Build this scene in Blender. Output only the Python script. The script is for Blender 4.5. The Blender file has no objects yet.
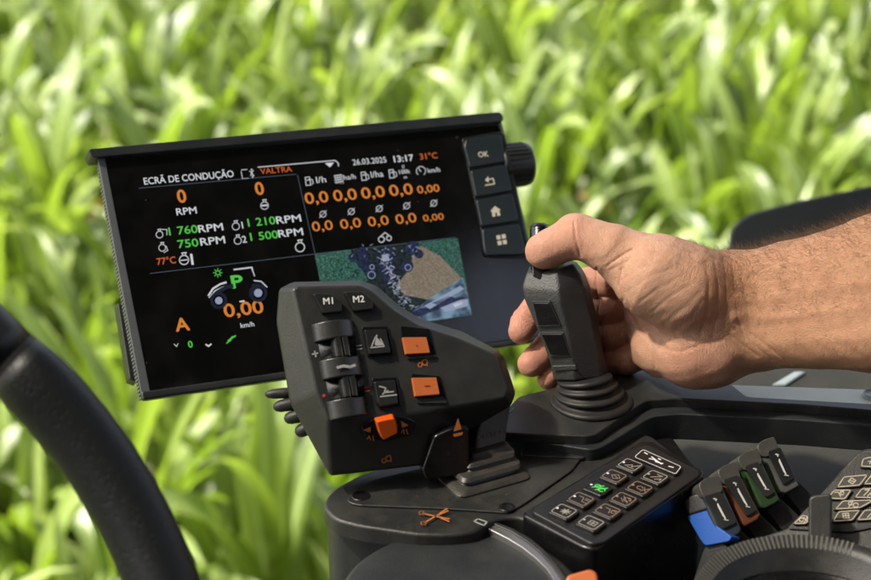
import bpy, bmesh, math, random
import numpy as np
from mathutils import Vector, Matrix, noise
random.seed(4)
SC = bpy.context.scene
COL = SC.collection
# ------------------------------------------------------------------ camera
FPX = 871 * 70 / 36; CX, CY = 435.5, 290.0
PITCH = math.radians(25.0)
CAMLOC = Vector((0, 0, 3.3))
RT = Vector((1, 0, 0)); FW = Vector((0, math.cos(PITCH), -math.sin(PITCH))); UP = Vector((0, math.sin(PITCH), math.cos(PITCH)))
Z0 = 2.75                                            # height of the armrest console top
cd = bpy.data.cameras.new('camera'); cam = bpy.data.objects.new('camera', cd); COL.objects.link(cam)
cam.location = CAMLOC; cam.rotation_euler = (math.radians(90) - PITCH, 0, 0)
cd.lens = 70; cd.sensor_width = 36; cd.clip_start = 0.05; cd.clip_end = 2000
cd.dof.use_dof = True; cd.dof.focus_distance = 1.09; cd.dof.aperture_fstop = 7.4
SC.camera = cam

def ray(px, py): return FW + RT * ((px - CX) / FPX) + UP * (-(py - CY) / FPX)
def at(px, py, d): return CAMLOC + ray(px, py) * d   # the world point seen at a pixel of the photo, d metres deep

class Plane:
    """a real plane in the world; pixel outlines are measured on it"""
    def __init__(s, o, n, udir=None):
        s.o = Vector(o); s.n = Vector(n).normalized()
        u = Vector(udir) if udir is not None else RT.copy()
        s.u = (u - s.n * u.dot(s.n)).normalized(); s.v = s.n.cross(s.u)
    def hit(s, px, py, h=0.0):
        r = ray(px, py); t = ((s.o + s.n * h) - CAMLOC).dot(s.n) / r.dot(s.n)
        return CAMLOC + r * t
    def ab(s, px, py, h=0.0):
        q = s.hit(px, py, h) - s.o
        return (q.dot(s.u), q.dot(s.v))
    def w(s, a, b, h=0.0): return s.o + s.u * a + s.v * b + s.n * h
    def up(s, h): return Plane(s.o + s.n * h, s.n, s.u)

# ------------------------------------------------------------------ materials
def mat(name, col, rough=0.5, spec=0.5, bump=0.0, bscale=900, metal=0.0, dust=0.0, emit=None, estr=1.0, coat=0.0, sss=0.0, wear=0.0):
    m = bpy.data.materials.new(name); m.use_nodes = True
    nt = m.node_tree; b = nt.nodes['Principled BSDF']; L = nt.links
    b.inputs['Base Color'].default_value = (*col, 1); b.inputs['Roughness'].default_value = rough
    b.inputs['Specular IOR Level'].default_value = spec; b.inputs['Metallic'].default_value = metal
    b.inputs['Coat Weight'].default_value = coat; b.inputs['Coat Roughness'].default_value = 0.08
    if emit:
        b.inputs['Emission Color'].default_value = (*emit, 1); b.inputs['Emission Strength'].default_value = estr
    tc = nt.nodes.new('ShaderNodeTexCoord')
    if bump:
        n = nt.nodes.new('ShaderNodeTexNoise'); n.inputs['Scale'].default_value = bscale; n.inputs['Detail'].default_value = 3
        L.new(tc.outputs['Object'], n.inputs['Vector'])
        bp = nt.nodes.new('ShaderNodeBump'); bp.inputs['Strength'].default_value = bump; bp.inputs['Distance'].default_value = 0.0006
        L.new(n.outputs['Fac'], bp.inputs['Height']); L.new(bp.outputs['Normal'], b.inputs['Normal'])
    if dust:
        n = nt.nodes.new('ShaderNodeTexNoise'); n.inputs['Scale'].default_value = 38; n.inputs['Detail'].default_value = 9; n.inputs['Roughness'].default_value = .72
        L.new(tc.outputs['Object'], n.inputs['Vector'])
        r = nt.nodes.new('ShaderNodeMapRange'); r.inputs['From Min'].default_value = .42; r.inputs['From Max'].default_value = .8
        r.inputs['To Min'].default_value = 0; r.inputs['To Max'].default_value = dust
        L.new(n.outputs['Fac'], r.inputs['Value'])
        mx = nt.nodes.new('ShaderNodeMix'); mx.data_type = 'RGBA'
        mx.inputs['A'].default_value = (*col, 1); mx.inputs['B'].default_value = (.20, .175, .14, 1)
        L.new(r.outputs['Result'], mx.inputs['Factor']); L.new(mx.outputs['Result'], b.inputs['Base Color'])
        # small bright specks of grit
        v = nt.nodes.new('ShaderNodeTexVoronoi'); v.inputs['Scale'].default_value = 330
        L.new(tc.outputs['Object'], v.inputs['Vector'])
        r2 = nt.nodes.new('ShaderNodeMapRange'); r2.inputs['From Min'].default_value = .06; r2.inputs['From Max'].default_value = .12
        r2.inputs['To Min'].default_value = 1; r2.inputs['To Max'].default_value = 0
        L.new(v.outputs['Distance'], r2.inputs['Value'])
        v2 = nt.nodes.new('ShaderNodeMath'); v2.operation = 'GREATER_THAN'; v2.inputs[1].default_value = 1.0 - min(.3, dust * .4)
        sp = nt.nodes.new('ShaderNodeSeparateColor'); L.new(v.outputs['Color'], sp.inputs['Color']); L.new(sp.outputs['Red'], v2.inputs[0])
        mu = nt.nodes.new('ShaderNodeMath'); mu.operation = 'MULTIPLY'; L.new(r2.outputs['Result'], mu.inputs[0]); L.new(v2.outputs[0], mu.inputs[1])
        mu2 = nt.nodes.new('ShaderNodeMath'); mu2.operation = 'MULTIPLY'; mu2.inputs[1].default_value = .55; L.new(mu.outputs[0], mu2.inputs[0])
        mx2 = nt.nodes.new('ShaderNodeMix'); mx2.data_type = 'RGBA'; L.new(mx.outputs['Result'], mx2.inputs['A']); mx2.inputs['B'].default_value = (.33, .3, .25, 1)
        L.new(mu2.outputs[0], mx2.inputs['Factor']); L.new(mx2.outputs['Result'], b.inputs['Base Color'])
        # roughness wanders too
        r3 = nt.nodes.new('ShaderNodeMapRange'); r3.inputs['To Min'].default_value = max(.05, rough - .12); r3.inputs['To Max'].default_value = min(1, rough + .14)
        L.new(n.outputs['Fac'], r3.inputs['Value']); L.new(r3.outputs['Result'], b.inputs['Roughness'])
    return m

M = {
 'console': mat('console_plastic', (.016, .017, .017), .38, .5, .4, 1500, dust=.17),
 'console_side': mat('console_side_plastic', (.015, .018, .020), .45, .5, .5, 1300, dust=.08),
 'head': mat('lever_head_plastic', (.0150, .0160, .0155), .40, .5, .35, 1700, dust=.07),
 'grip': mat('grip_plastic', (.017, .019, .021), .45, .6, .8, 1100, dust=.16),
 'rubber': mat('rubber', (.011, .011, .012), .48, .4, .3, 900, dust=.10),
 'black': mat('gloss_black_plastic', (.005, .005, .006), .24, .5, .12, 800, dust=.03),
 'satin': mat('satin_black_plastic', (.009, .010, .0105), .36, .5, .3, 1300, dust=.05),
 'housing': mat('terminal_housing', (.016, .019, .020), .36, .5, .35, 1200, dust=.08),
 'rib': mat('terminal_side_ribs', (.075, .082, .088), .45, .5, .35, 1200, dust=.15),
 'glass': mat('screen_glass', (.0025, .0025, .003), .05, .85, dust=.03),
 'key': mat('terminal_keys', (.013, .019, .022), .34, .5, .2, 1000, dust=.03),
 'orange': mat('orange_plastic', (.46, .115, .032), .42, .4, .25, 900, dust=.05),
 'orange_hot': mat('bright_orange_plastic', (.60, .085, .008), .34, .4, .2, 900),
 'orange_ink': mat('orange_print', (.42, .14, .04), .6, .2),
 'rust_ink': mat('red_print', (.35, .05, .02), .6, .2),
 'white_ink': mat('white_print', (.62, .62, .60), .6, .2),
 'grey_ink': mat('grey_print', (.30, .31, .31), .6, .2),
 'teal_ink': mat('teal_print', (.03, .32, .28), .5, .3),
 'dark_ink': mat('embossed_letters', (.17, .165, .15), .5, .4),
 'ledge_top': mat('grey_blue_shelf', (.72, .78, .70), .55, .4, .3, 500, dust=.1),
 'ledge': mat('grey_blue_lining', (.045, .046, .042), .75, .12, .3, 500, dust=.12),
 'ledge_line': mat('pale_lining_ridge', (.34, .40, .42), .4, .4),
 'guard': mat('mudguard_plastic', (.010, .014, .017), .5, .5, .3, 500, dust=.05),
 'leather': None,
 'blue': mat('blue_lever_plastic', (.006, .075, .36), .4, .4, .2, 900),
 'blue_dull': mat('blue_grey_lever_plastic', (.022, .034, .048), .45, .4, .3, 900, dust=.06),
 'brown': mat('orange_brown_lever_plastic', (.13, .04, .018), .45, .4, .2, 900, dust=.06),
 'green': mat('green_lever_plastic', (.018, .050, .016), .45, .4, .2, 900, dust=.06),
 'grey': mat('grey_lever_plastic', (.075, .076, .074), .45, .4, .2, 900, dust=.06),
 'metal': mat('worn_metal', (.30, .30, .30), .3, .5, .2, 600, metal=.8),
 'soil': None,
 # things on the lit display give off light
 's_white': mat('display_white', (.02, .02, .02), .3, emit=(.78, .80, .84), estr=.24),
 's_orange': mat('display_orange', (.02, .01, .0), .3, emit=(.86, .27, .05), estr=.22),
 's_red': mat('display_red_orange', (.02, .01, .0), .3, emit=(.80, .16, .04), estr=.22),
 's_green': mat('display_green', (.0, .02, .0), .3, emit=(.10, .60, .08), estr=.26),
 's_blue': mat('display_pale_blue', (.02, .02, .02), .3, emit=(.36, .42, .60), estr=.22),
 's_dim': mat('display_dim_blue', (.004, .004, .008), .3, emit=(.03, .045, .09), estr=.08),
 's_line': mat('display_line', (.01, .01, .02), .3, emit=(.16, .22, .28), estr=.11),
 'k_amber': mat('backlit_amber', (.02, .02, .02), .4, emit=(.66, .44, .28), estr=.18),
 'k_cream': mat('backlit_cream', (.02, .02, .02), .4, emit=(.80, .68, .5), estr=.2),
 'k_white': mat('backlit_white', (.02, .02, .02), .4, emit=(.85, .78, .70), estr=.4),
 'k_green': mat('backlit_green', (.0, .02, .0), .4, emit=(.10, .75, .10), estr=.4),
 'k_panel': mat('printed_key_top', (.030, .028, .024), .4, .4, .2, 900, dust=.05),
}

# ------------------------------------------------------------------ object helpers
WORLDPOS = {}
def link(name, me, m, parent=None, base=None, smooth=True, mats=None):
    """link a mesh given in world coordinates as one object; its origin goes to base (or its middle)"""
    vs = np.empty(len(me.vertices) * 3); me.vertices.foreach_get('co', vs); vs = vs.reshape(-1, 3)
    c = Vector(base) if base is not None else Vector(((vs.min(0) + vs.max(0)) / 2).tolist())
    vs -= np.array(c); me.vertices.foreach_set('co', vs.ravel())
    me.name = name
    for mm in (mats or [m]): me.materials.append(mm)
    o = bpy.data.objects.new(name, me); COL.objects.link(o)
    if smooth and len(me.polygons): me.polygons.foreach_set('use_smooth', [True] * len(me.polygons))
    if parent is not None:
        o.parent = parent; o.location = c - WORLDPOS[parent.name]
    else: o.location = c
    WORLDPOS[o.name] = c
    me.update()
    return o

def thing(name, label, cat, loc, group=None):
    o = bpy.data.objects.new(name, None); COL.objects.link(o); o.location = loc; o.empty_display_size = .03
    WORLDPOS[o.name] = Vector(loc); tag(o, label, cat, group)
    return o
def tag(o, label=None, cat=None, group=None, kind=None):
    if label: o['label'] = label
    if cat: o['category'] = cat
    if group: o['group'] = group
    if kind: o['kind'] = kind
    return o

def bevel(o, w=.001, seg=3, ang=30):
    b = o.modifiers.new('bevel', 'BEVEL'); b.width = w; b.segments = seg; b.limit_method = 'ANGLE'; b.angle_limit = math.radians(ang); b.harden_normals = False
    b.use_clamp_overlap = True
    w_ = o.modifiers.new('wn', 'WEIGHTED_NORMAL'); w_.keep_sharp = False; w_.weight = 80
    return o

def mesh_of(verts, faces):
    me = bpy.data.meshes.new('m'); me.from_pydata([tuple(v) for v in verts], [], faces)
    bm = bmesh.new(); bm.from_mesh(me); bmesh.ops.recalc_face_normals(bm, faces=bm.faces); bm.to_mesh(me); bm.free()
    return me

def rounded(pts, r, seg=4):
    """round the corners of a 2-D polygon by radius r"""
    out = []; n = len(pts); P = [Vector(p) for p in pts]
    for i in range(n):
        p0, p, p1 = P[i - 1], P[i], P[(i + 1) % n]
        a = (p0 - p); b = (p1 - p); rr = r if not isinstance(r, (list, tuple)) else r[i]
        d = min(rr, a.length * .45, b.length * .45)
        if d < 1e-6: out.append(p); continue
        A = p + a.normalized() * d; B = p + b.normalized() * d
        for k in range(seg + 1):
            t = k / seg; out.append(A * (1 - t) ** 2 + p * 2 * t * (1 - t) + B * t * t)
    return [tuple(q) for q in out]

def loft(rings, cap0=True, cap1=True, closed=True):
    n = len(rings[0]); V = [v for r in rings for v in r]; Fc = []
    for k in range(len(rings) - 1):
        for i in range(n if closed else n - 1):
            j = (i + 1) % n
            Fc.append((k * n + i, k * n + j, (k + 1) * n + j, (k + 1) * n + i))
    if cap0: Fc.append(tuple(range(n - 1, -1, -1)))
    if cap1: Fc.append(tuple((len(rings) - 1) * n + i for i in range(n)))
    return V, Fc

def prism(name, pl, pix, h0, h1, m, parent=None, r=0.0, bev=.0008, top_in=0.0, hpix=None, base=None, seg=3):
    """slab standing on plane pl, outline measured in photo pixels (at height hpix of the plane), from h0 up to h1"""
    hp = h1 if hpix is None else hpix
    ab = [pl.ab(x, y, hp) for x, y in pix]
    if r: ab = rounded(ab, r)
    c = Vector((sum(a for a, b in ab) / len(ab), sum(b for a, b in ab) / len(ab)))
    def ring(h, inn):
        out = []
        for a, b in ab:
            d = Vector((a, b)) - c; L = d.length
            q = c + d * max(0.05, (L - inn) / L) if L > 1e-9 else c
            out.append(pl.w(q.x, q.y, h))
        return out
    V, Fc = loft([ring(h0, 0), ring(h1, top_in)])
    o = link(name, mesh_of(V, Fc), m, parent, base)
    if bev: bevel(o, bev, seg)
    return o

def tube_mesh(path, radii, seg=16, squash=1.0, caps=True):
    """round tube through world points"""
    rings = []; n = len(path)
    for i, p in enumerate(path):
        p = Vector(p); t = (Vector(path[min(i + 1, n - 1)]) - Vector(path[max(i - 1, 0)])).normalized()
        ref = Vector((0, 0, 1)) if abs(t.z) < .9 else Vector((1, 0, 0))
        a = t.cross(ref).normalized(); b = t.cross(a).normalized(); r = radii[i] if hasattr(radii, '__len__') else radii
        rings.append([p + a * math.cos(2 * math.pi * k / seg) * r + b * math.sin(2 * math.pi * k / seg) * r * squash for k in range(seg)])
    return mesh_of(*loft(rings, caps, caps))

def lathe(axis_o, axis, prof, seg=48, ref=None):
    """surface of revolution; prof = [(radius, height)]"""
    ax = Vector(axis).normalized(); rf = Vector(ref) if ref is not None else (Vector((1, 0, 0)) if abs(ax.x) < .8 else Vector((0, 1, 0)))
    a = (rf - ax * rf.dot(ax)).normalized(); b = ax.cross(a)
    rings = [[Vector(axis_o) + ax * h + (a * math.cos(2 * math.pi * k / seg) + b * math.sin(2 * math.pi * k / seg)) * r for k in range(seg)] for r, h in prof]
    return mesh_of(*loft(rings))

def join_meshes(parts):
    """list of (verts, faces) or meshes -> one mesh; parts may carry a material index"""
    V = []; Fc = []; mi = []
    for q in parts:
        if isinstance(q[0], bpy.types.Mesh):
            me, idx = q; vs = [v.co.copy() for v in me.vertices]; fs = [tuple(p.vertices) for p in me.polygons]; bpy.data.meshes.remove(me)
        else: vs, fs, idx = q
        k = len(V); V += vs; Fc += [tuple(i + k for i in f) for f in fs]; mi += [idx] * len(fs)
    me = bpy.data.meshes.new('m'); me.from_pydata([tuple(v) for v in V], [], Fc)
    me.polygons.foreach_set('material_index', mi)
    return me

def stroke(pl, pts, w, h=.0002, closed=False, pix=True, t=.00012):
    """thin raised line drawn on a plane; returns (verts, faces)"""
    P = [Vector(pl.ab(x, y, h)) for x, y in pts] if pix else [Vector(p) for p in pts]
    V = []; Fc = []; n = len(P)
    for i in range(n if closed else n - 1):
        a = P[i]; b = P[(i + 1) % n]; d = (b - a)
        if d.length < 1e-9: continue
        d.normalize(); q = Vector((-d.y, d.x)) * w / 2; e = d * w * .35
        k = len(V); c = [a - e - q, b + e - q, b + e + q, a - e + q]
        V += [pl.w(x.x, x.y, h) for x in c] + [pl.w(x.x, x.y, h + t) for x in c]
        Fc += [(k + 4, k + 5, k + 6, k + 7), (k, k + 1, k + 5, k + 4), (k + 1, k + 2, k + 6, k + 5), (k + 2, k + 3, k + 7, k + 6), (k + 3, k, k + 4, k + 7)]
    return V, Fc
def patch(pl, pts, h=.0002, pix=True, t=.0001):
    P = [pl.ab(x, y, h) for x, y in pts] if pix else pts
    V = [pl.w(a, b, h) for a, b in P] + [pl.w(a, b, h + t) for a, b in P]; n = len(P)
    return V, [tuple(range(n, 2 * n))] + [(i, (i + 1) % n, n + (i + 1) % n, n + i) for i in range(n)]
def marks(name, items, m, parent, mats=None):
    me = join_meshes([(it[0], it[1], it[2] if len(it) > 2 else 0) for it in items])
    return link(name, me, m, parent, smooth=False, mats=mats)
def circ(cx, cy, r, n=20, a0=0, a1=360, ry=None):
    return [(cx + r * math.cos(math.radians(a0 + (a1 - a0) * k / n)), cy + (ry or r) * math.sin(math.radians(a0 + (a1 - a0) * k / n))) for k in range(n + (0 if a1 - a0 == 360 else 1))]

def text(name, s, pl, px, py, size, m, parent, bold=.0, h=.0003, align='LEFT', udir=None, sx=1.0, vdir=None, fit=None):
    """lettering lying on a plane; size = cap height in metres"""
    cu = bpy.data.curves.new('t', 'FONT'); cu.body = s; cu.size = size / .73; cu.align_x = align; cu.align_y = 'CENTER' if align == 'CENTER' else 'BOTTOM_BASELINE'
    cu.offset = 0; cu.resolution_u = 3; cu.extrude = .00003
    o = bpy.data.objects.new('t', cu); COL.objects.link(o)
    bpy.context.view_layer.update()
    me = bpy.data.meshes.new_from_object(o.evaluated_get(bpy.context.evaluated_depsgraph_get()))
    bpy.data.objects.remove(o); bpy.data.curves.remove(cu)
    u = pl.u if udir is None else (Vector(udir) - pl.n * Vector(udir).dot(pl.n)).normalized()
    v = pl.n.cross(u) if vdir is None else vdir
    p0 = pl.hit(px, py, h)
    if fit:
        xs = [vt.co.x for vt in me.vertices]; sx = fit / (max(xs) - min(xs))
        for vt in me.vertices: vt.co.x -= min(xs)
    for vt in me.vertices:
        vt.co = p0 + u * (vt.co.x * sx) + v * vt.co.y + pl.n * vt.co.z
    me.materials.clear()
    if bold:                                             # heavier strokes: the same outline again, a hair to each side
        vs = [v.co.copy() for v in me.vertices]; fs = [tuple(p.vertices) for p in me.polygons]; d = bold * size * .9; n_ = pl.n
        it = [([q + u * a * d + v * b * d + n_ * .00001 * k for q in vs], fs, 0) for k, (a, b) in enumerate(((-1, 0), (1, 0), (0, .8), (0, -.8)))]
        bpy.data.meshes.remove(me); me = join_meshes(it)
    return link(name, me, m, parent, smooth=False)
M['k_key2'] = mat('key_outline', (.36, .32, .25), .5, .3, emit=(.55, .42, .30), estr=.10)
M['roof'] = mat('roof_lining', (.035, .036, .038), .8, .3)
M['tip'] = mat('grey_brown_tip', (.045, .045, .041), .42, .5, .4, 1000, dust=.2)
M['dim_ink'] = mat('worn_grey_print', (.09, .09, .085), .6, .2, dust=.2)
M['guardm'] = mat('satin_guard_plastic', (.018, .019, .019), .28, .6, .2, 1500, dust=.05)
M['rubber_dusty'] = mat('dusty_rubber', (.024, .023, .021), .42, .55, .3, 900, dust=.2)
M['stem'] = mat('dusty_stem', (.050, .046, .038), .42, .5, .5, 1200, dust=.3)
# ================================================================== TERMINAL
def solve_rect(tl, tr, br, bl, d0):
    """world corners of the flat rectangle whose corners are seen at these pixels, first corner d0 deep"""
    r = [ray(*c) for c in (tl, tr, br, bl)]
    Mx = np.array([[*r[1]], [*r[3]], [*(-r[2])]]).T
    b, d, c = np.linalg.solve(Mx, np.array([*r[0]]))
    return [CAMLOC + q * k * d0 for q, k in zip(r, (1, b, c, d))]
TC = solve_rect((98, 151), (501, 115), (553, 338), (143, 399), 1.19)
tu = (TC[1] - TC[0]); tv = (TC[0] - TC[3]); tn = tu.cross(tv).normalized()
TP = Plane(TC[0], tn, tu)
term = thing('terminal', 'black touchscreen terminal showing tractor driving data in orange and green figures', 'display terminal', TP.hit(320, 330, -.06))
def tring(pix, h, grow=0, r=.004):
    ab = rounded([TP.ab(x, y) for x, y in pix], r, 4); c = Vector((sum(a for a, b in ab) / len(ab), sum(b for a, b in ab) / len(ab)))
    out = []
    for a, b in ab:
        d = Vector((a, b)) - c; d.x += grow * (1 if d.x > 0 else -1); d.y += grow * (1 if d.y > 0 else -1)
        out.append(TP.w(c.x + d.x, c.y + d.y, h))
    return out
corners = [(98, 151), (501, 115), (553, 338), (143, 399)]
me = mesh_of(*loft([tring(corners, -.044, -.040), tring(corners, -.030, -.028), tring(corners, -.0125, -.004), tring(corners, -.010, 0), tring(corners, -.002, 0), tring(corners, 0, -.0022)]))
housing = link('housing', me, M['housing'], term)
# ribbed side strip at the left edge, a row of small grooves along its length
its = []
for k in range(70):
    t0 = k / 70; t1 = (k + .62) / 70
    a0 = Vector(TP.ab(98 + 45 * t0, 151 + 248 * t0)); a1 = Vector(TP.ab(98 + 45 * t1, 151 + 248 * t1))
    V = []
    for hh in (-.0095, -.0015):
        for off in (-.0009, .0003):
            V += [TP.w(a0.x + off, a0.y, hh), TP.w(a1.x + off, a1.y, hh)]
    its.append((V, [(0, 1, 5, 4), (0, 1, 3, 2), (4, 5, 7, 6), (0, 2, 6, 4), (1, 3, 7, 5)], 0))
link('side_rib', join_meshes(its), M['rib'], term, smooth=False)
# light bevel running down the front left edge
prism('edge_trim', TP, [(96.5, 152.5), (104.5, 155.5), (150.5, 392), (142, 398)], 0.0002, .0020, M['rib'], term, bev=.0006)
# visor lip along the top
prism('visor', TP, [(88, 149), (500, 111.5), (503.5, 117), (503, 121), (92, 157.5)], -.012, .006, M['housing'], term, r=.002, bev=.0015, hpix=.006)
prism('lower_bezel', TP, [(141, 391.5), (551, 334), (553.5, 339), (143, 400)], .0003, .0045, M['housing'], term, bev=.0015)
# black glass
scr = prism('screen', TP, [(104, 158), (499, 123), (549.5, 334), (146, 391)], .0002, .0014, M['glass'], term, r=.005, bev=.0003)
SG = TP.up(.0015)
# ---- display lettering and symbols
udt = TP.hit(298, 172) - TP.hit(144, 185.5)
TW = {'ECRÃ DE CONDUÇÃO': 89.5, 'VALTRA': 31.5, '26.03.2025': 33.5, '13:17': 19.2, '31°C': 17.3, '1 760': 28.5, '750': 20.3, '1 210': 27.3, '1 500': 27.5, '77°C': 18.8, 'l/h': 9.6, 'ha/h': 12, 'l/ha': 12.3, '100k': 11, 'P': 10.5, 'A': 13.4}
def st(name, s, x, y, hpx, m, bold=.02, sx=1.0, align='LEFT', w=None):
    size = hpx * .00071; w = w or TW.get(s)
    o = text(name, s, SG, x, y, size, M[m], scr, bold, .0001, align, udir=udt, sx=sx, fit=(SG.hit(x + w, y - .09 * w) - SG.hit(x, y)).length if w else None)
    return o
st('screen_heading', 'ECRÃ DE CONDUÇÃO', 144.5, 184.6, 7.4, 's_white', .012, .99)
st('brand_field', 'VALTRA', 260.8, 174.2, 6.3, 's_red', .0, 1.03)
st('date_readout', '26.03.2025', 353.2, 165.2, 6.6, 's_white', .0, .93)
st('clock_readout', '13:17', 394.5, 162.2, 7.2, 's_white', .03, 1.0)
st('temperature_readout', '31°C', 420.5, 159.6, 6.9, 's_red', .01, 1.0)
st('engine_speed_readout', '0', 178, 202.8, 14.0, 's_orange', .035)
st('engine_speed_unit', 'RPM', 177, 215.2, 7.4, 's_white', .015, w=20)
st('shaft_speed_readout', '0', 256, 195.0, 14.0, 's_orange', .035)
for nm, a, ax, ay, asx, b, bx, by in (('upper_speed_value', '1 760', 169.5, 235.4, 1.0, 'RPM', 199, 232.6), ('lower_speed_value', '750', 178.5, 248.2, 1.04, 'RPM', 201, 245.6),
                        ('first_speed_value', '1 210', 248.5, 226.6, 1.0, 'RPM', 277, 223.8), ('second_speed_value', '1 500', 251, 240.8, 1.0, 'RPM', 279, 237.4)):
    st(nm, a, ax, ay, 8.6, 's_green', .015, asx); st('speed_unit', b, bx, by, 8.0, 's_white', .015, w=24.5)
st('input_number', '1', 240.5, 228.6, 7.4, 's_white', .01); st('input_number', '2', 242.5, 242.8, 7.4, 's_white', .01)
st('coolant_readout', '77°C', 157.5, 265.0, 7.2, 's_red', .01, .98)
for i, x in enumerate((306, 334.5, 362.5, 390.5, 418)):
    big = i < 4
    st('consumption_value', '0,0' if big else '0,00', x, 204.0 - 2.65 * i, 12.6 if big else 8.6, 's_orange', .02, w=23 if big else 22)
    st('average_value', '0,0' if big else '0,00', x + 7 - .3 * i, 231.5 - 2.5 * i, 10.8 if big else 7.6, 's_orange', .01, w=20.5)
for s, x, y, hp, sx in (('l/h', 316.8, 183, 7.0, 1.0), ('ha/h', 344, 179.8, 5.6, 1.0), ('l/ha', 371.5, 177.6, 7.0, 1.0), ('l/', 402.5, 168.6, 4.2, 1), ('100k', 399.5, 174, 4.6, .95), ('m', 404, 178.6, 3.6, 1), ('km/h', 427.8, 172.8, 5.4, 1)):
    st('unit_caption', s, x, y, hp, 's_white', .0, sx)
st('direction_letter', 'P', 233, 288.2, 13.5, 's_green', .05, 1.1)
st('mode_letter', 'A', 176.5, 331.5, 13.6, 's_orange', .04)
st('ground_speed_readout', '0,00', 225.2, 317.3, 14.0, 's_orange', .03, w=39)
st('ground_speed_unit', 'km/h', 241, 327.8, 5.0, 's_white', .01, w=13.5)
st('gear_readout', '0', 188.5, 347.8, 7.0, 's_green', .03)
sl = []; LW = .00042
sl.append((*stroke(SG, [(139, 188.2), (296, 174.2)], LW), 0))
sl.append((*stroke(SG, [(297.5, 175), (316, 258)], LW), 0)); sl.append((*stroke(SG, [(150, 273.5), (455, 237.5)], LW), 0))
marks('divider_line', sl, M['s_line'], scr)
sl = [(*stroke(SG, [(258, 167.2), (335, 160.4), (338.2, 163), (338.5, 166)], .0006), 0), (*patch(SG, [(325, 163.2), (334, 162.4), (330, 167.2)]), 0)]
marks('dropdown_frame', sl, M['s_white'], scr)
# symbols in thin strokes: pumps, gauges, averages, engine outlines
class Sw:
    def append(s_, it): s_.l.append(it)
    def flush(s_, name='display_symbol'):
        if s_.l: marks(name, s_.l, M['s_white'], scr)
        s_.l = []
sw = Sw(); sw.l = []
def pump(x, y, s=.85):
    sw.flush()
    sw.append((*stroke(SG, [(x, y), (x + 5 * s, y - .4), (x + 6.6 * s, y + 9 * s), (x + 1.2 * s, y + 9.4 * s)], 0.00050, closed=True), 0))
    sw.append((*stroke(SG, [(x + 1.6, y + 3.2 * s), (x + 5 * s, y + 2.8 * s)], 0.00058), 0))
    sw.append((*stroke(SG, [(x + 5.4 * s, y + 1.4), (x + 8.6 * s, y + 3 * s), (x + 9.4 * s, y + 7 * s), (x + 7.8 * s, y + 8 * s)], 0.00043), 0))
pump(305.2, 177.4); pump(361, 172.4); pump(388.8, 170)
sw.flush()
for k in range(4): sw.append((*stroke(SG, [(334 + .4 * k, 176.0 + 2.2 * k), (341.5 + .4 * k, 174.6 + 2.2 * k)], 0.00050), 0)); sw.append((*stroke(SG, [(335 + 2.2 * k, 175), (336.8 + 2.2 * k, 183.5)], 0.00029), 0))
sw.flush()
sw.append((*stroke(SG, circ(421, 171, 4.6, 14, 130, 410), 0.00043), 0)); sw.append((*stroke(SG, [(421, 171.5), (418.6, 168.4)], 0.00050), 0))
for i in range(5):
    x, y = 350.6 + 27.6 * i - 27.6 * 0, 0
for x, y in ((323, 214.2), (351.3, 211.5), (379.3, 208.6), (406.7, 205.8), (433.8, 203.2)):
    sw.flush('average_symbol'); sw.append((*stroke(SG, circ(x, y, 3.0, 14), 0.00043, closed=True), 0)); sw.append((*stroke(SG, [(x - 3.4, y + 3.4), (x + 3.4, y - 3.6)], 0.00036), 0))
def engine(x, y, r, k=0.00043):
    sw.flush()
    sw.append((*stroke(SG, circ(x, y, r, 14), k, closed=True), 0))
    sw.append((*stroke(SG, [(x - r * .5, y - r * 1.5), (x + r * .5, y - r * 1.6)], k * 1.2), 0)); sw.append((*stroke(SG, [(x - r * .3, y - r), (x - r * .35, y - r * 1.5)], k), 0)); sw.append((*stroke(SG, [(x + r * .35, y - r), (x + r * .3, y - r * 1.5)], k), 0))
engine(264.5, 205.6, 3.8); engine(300, 247.2, 4.6, 0.00058); engine(235.8, 226.4, 3.6); engine(237.8, 240.6, 3.6); engine(159.5, 234.6, 3.4); engine(162.2, 247.8, 3.4); engine(184, 260, 4.6, 0.00058)
sw.flush()
sw.append((*stroke(SG, [(162, 229.4), (166.8, 229.6), (167, 235)], 0.00043), 0)); sw.flush(); sw.append((*stroke(SG, [(166, 246), (167.8, 250.4), (164, 252.6)], 0.00043), 0))
sw.flush()
sw.append((*stroke(SG, [(181, 260.4), (187, 259.8)], 0.00065), 0)); sw.flush(); sw.append((*stroke(SG, [(191.2, 254.6), (192.6, 264)], .0016), 0)); sw.flush(); sw.append((*stroke(SG, [(262, 205.6), (267, 205.2)], .001), 0))
# phone and link symbol, tractor front view symbol
sw.flush()
sw.append((*stroke(SG, [(241.4, 170), (247, 169.4)], 0.00043), 0)); sw.append((*stroke(SG, [(241.2, 171.5), (242.4, 178.4)], 0.00043), 0)); sw.append((*stroke(SG, [(243, 178.8), (248.6, 178.2)], 0.00043), 0))
sw.flush()
sw.append((*stroke(SG, [(249.5, 171), (254, 175.6), (252.4, 177.6), (251.2, 169), (253.2, 170.6), (250.4, 175.6)], 0.00040), 0))
sw.flush()
sw.append((*stroke(SG, circ(381.4, 239.4, 3.0, 12), 0.00058, closed=True), 0)); sw.append((*stroke(SG, circ(389, 238.2, 2.4, 12), 0.00058, closed=True), 0)); sw.append((*stroke(SG, [(381, 236), (385, 232.6), (388.6, 235.2)], 0.00058), 0))
sw.flush()
sw.append((*stroke(SG, [(174, 344), (176.6, 346.6), (178, 343.6)], 0.00043), 0)); sw.flush(); sw.append((*stroke(SG, [(206, 344.6), (208.6, 346.2), (211, 344.2)], .001), 0))
sw.flush()
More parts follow.
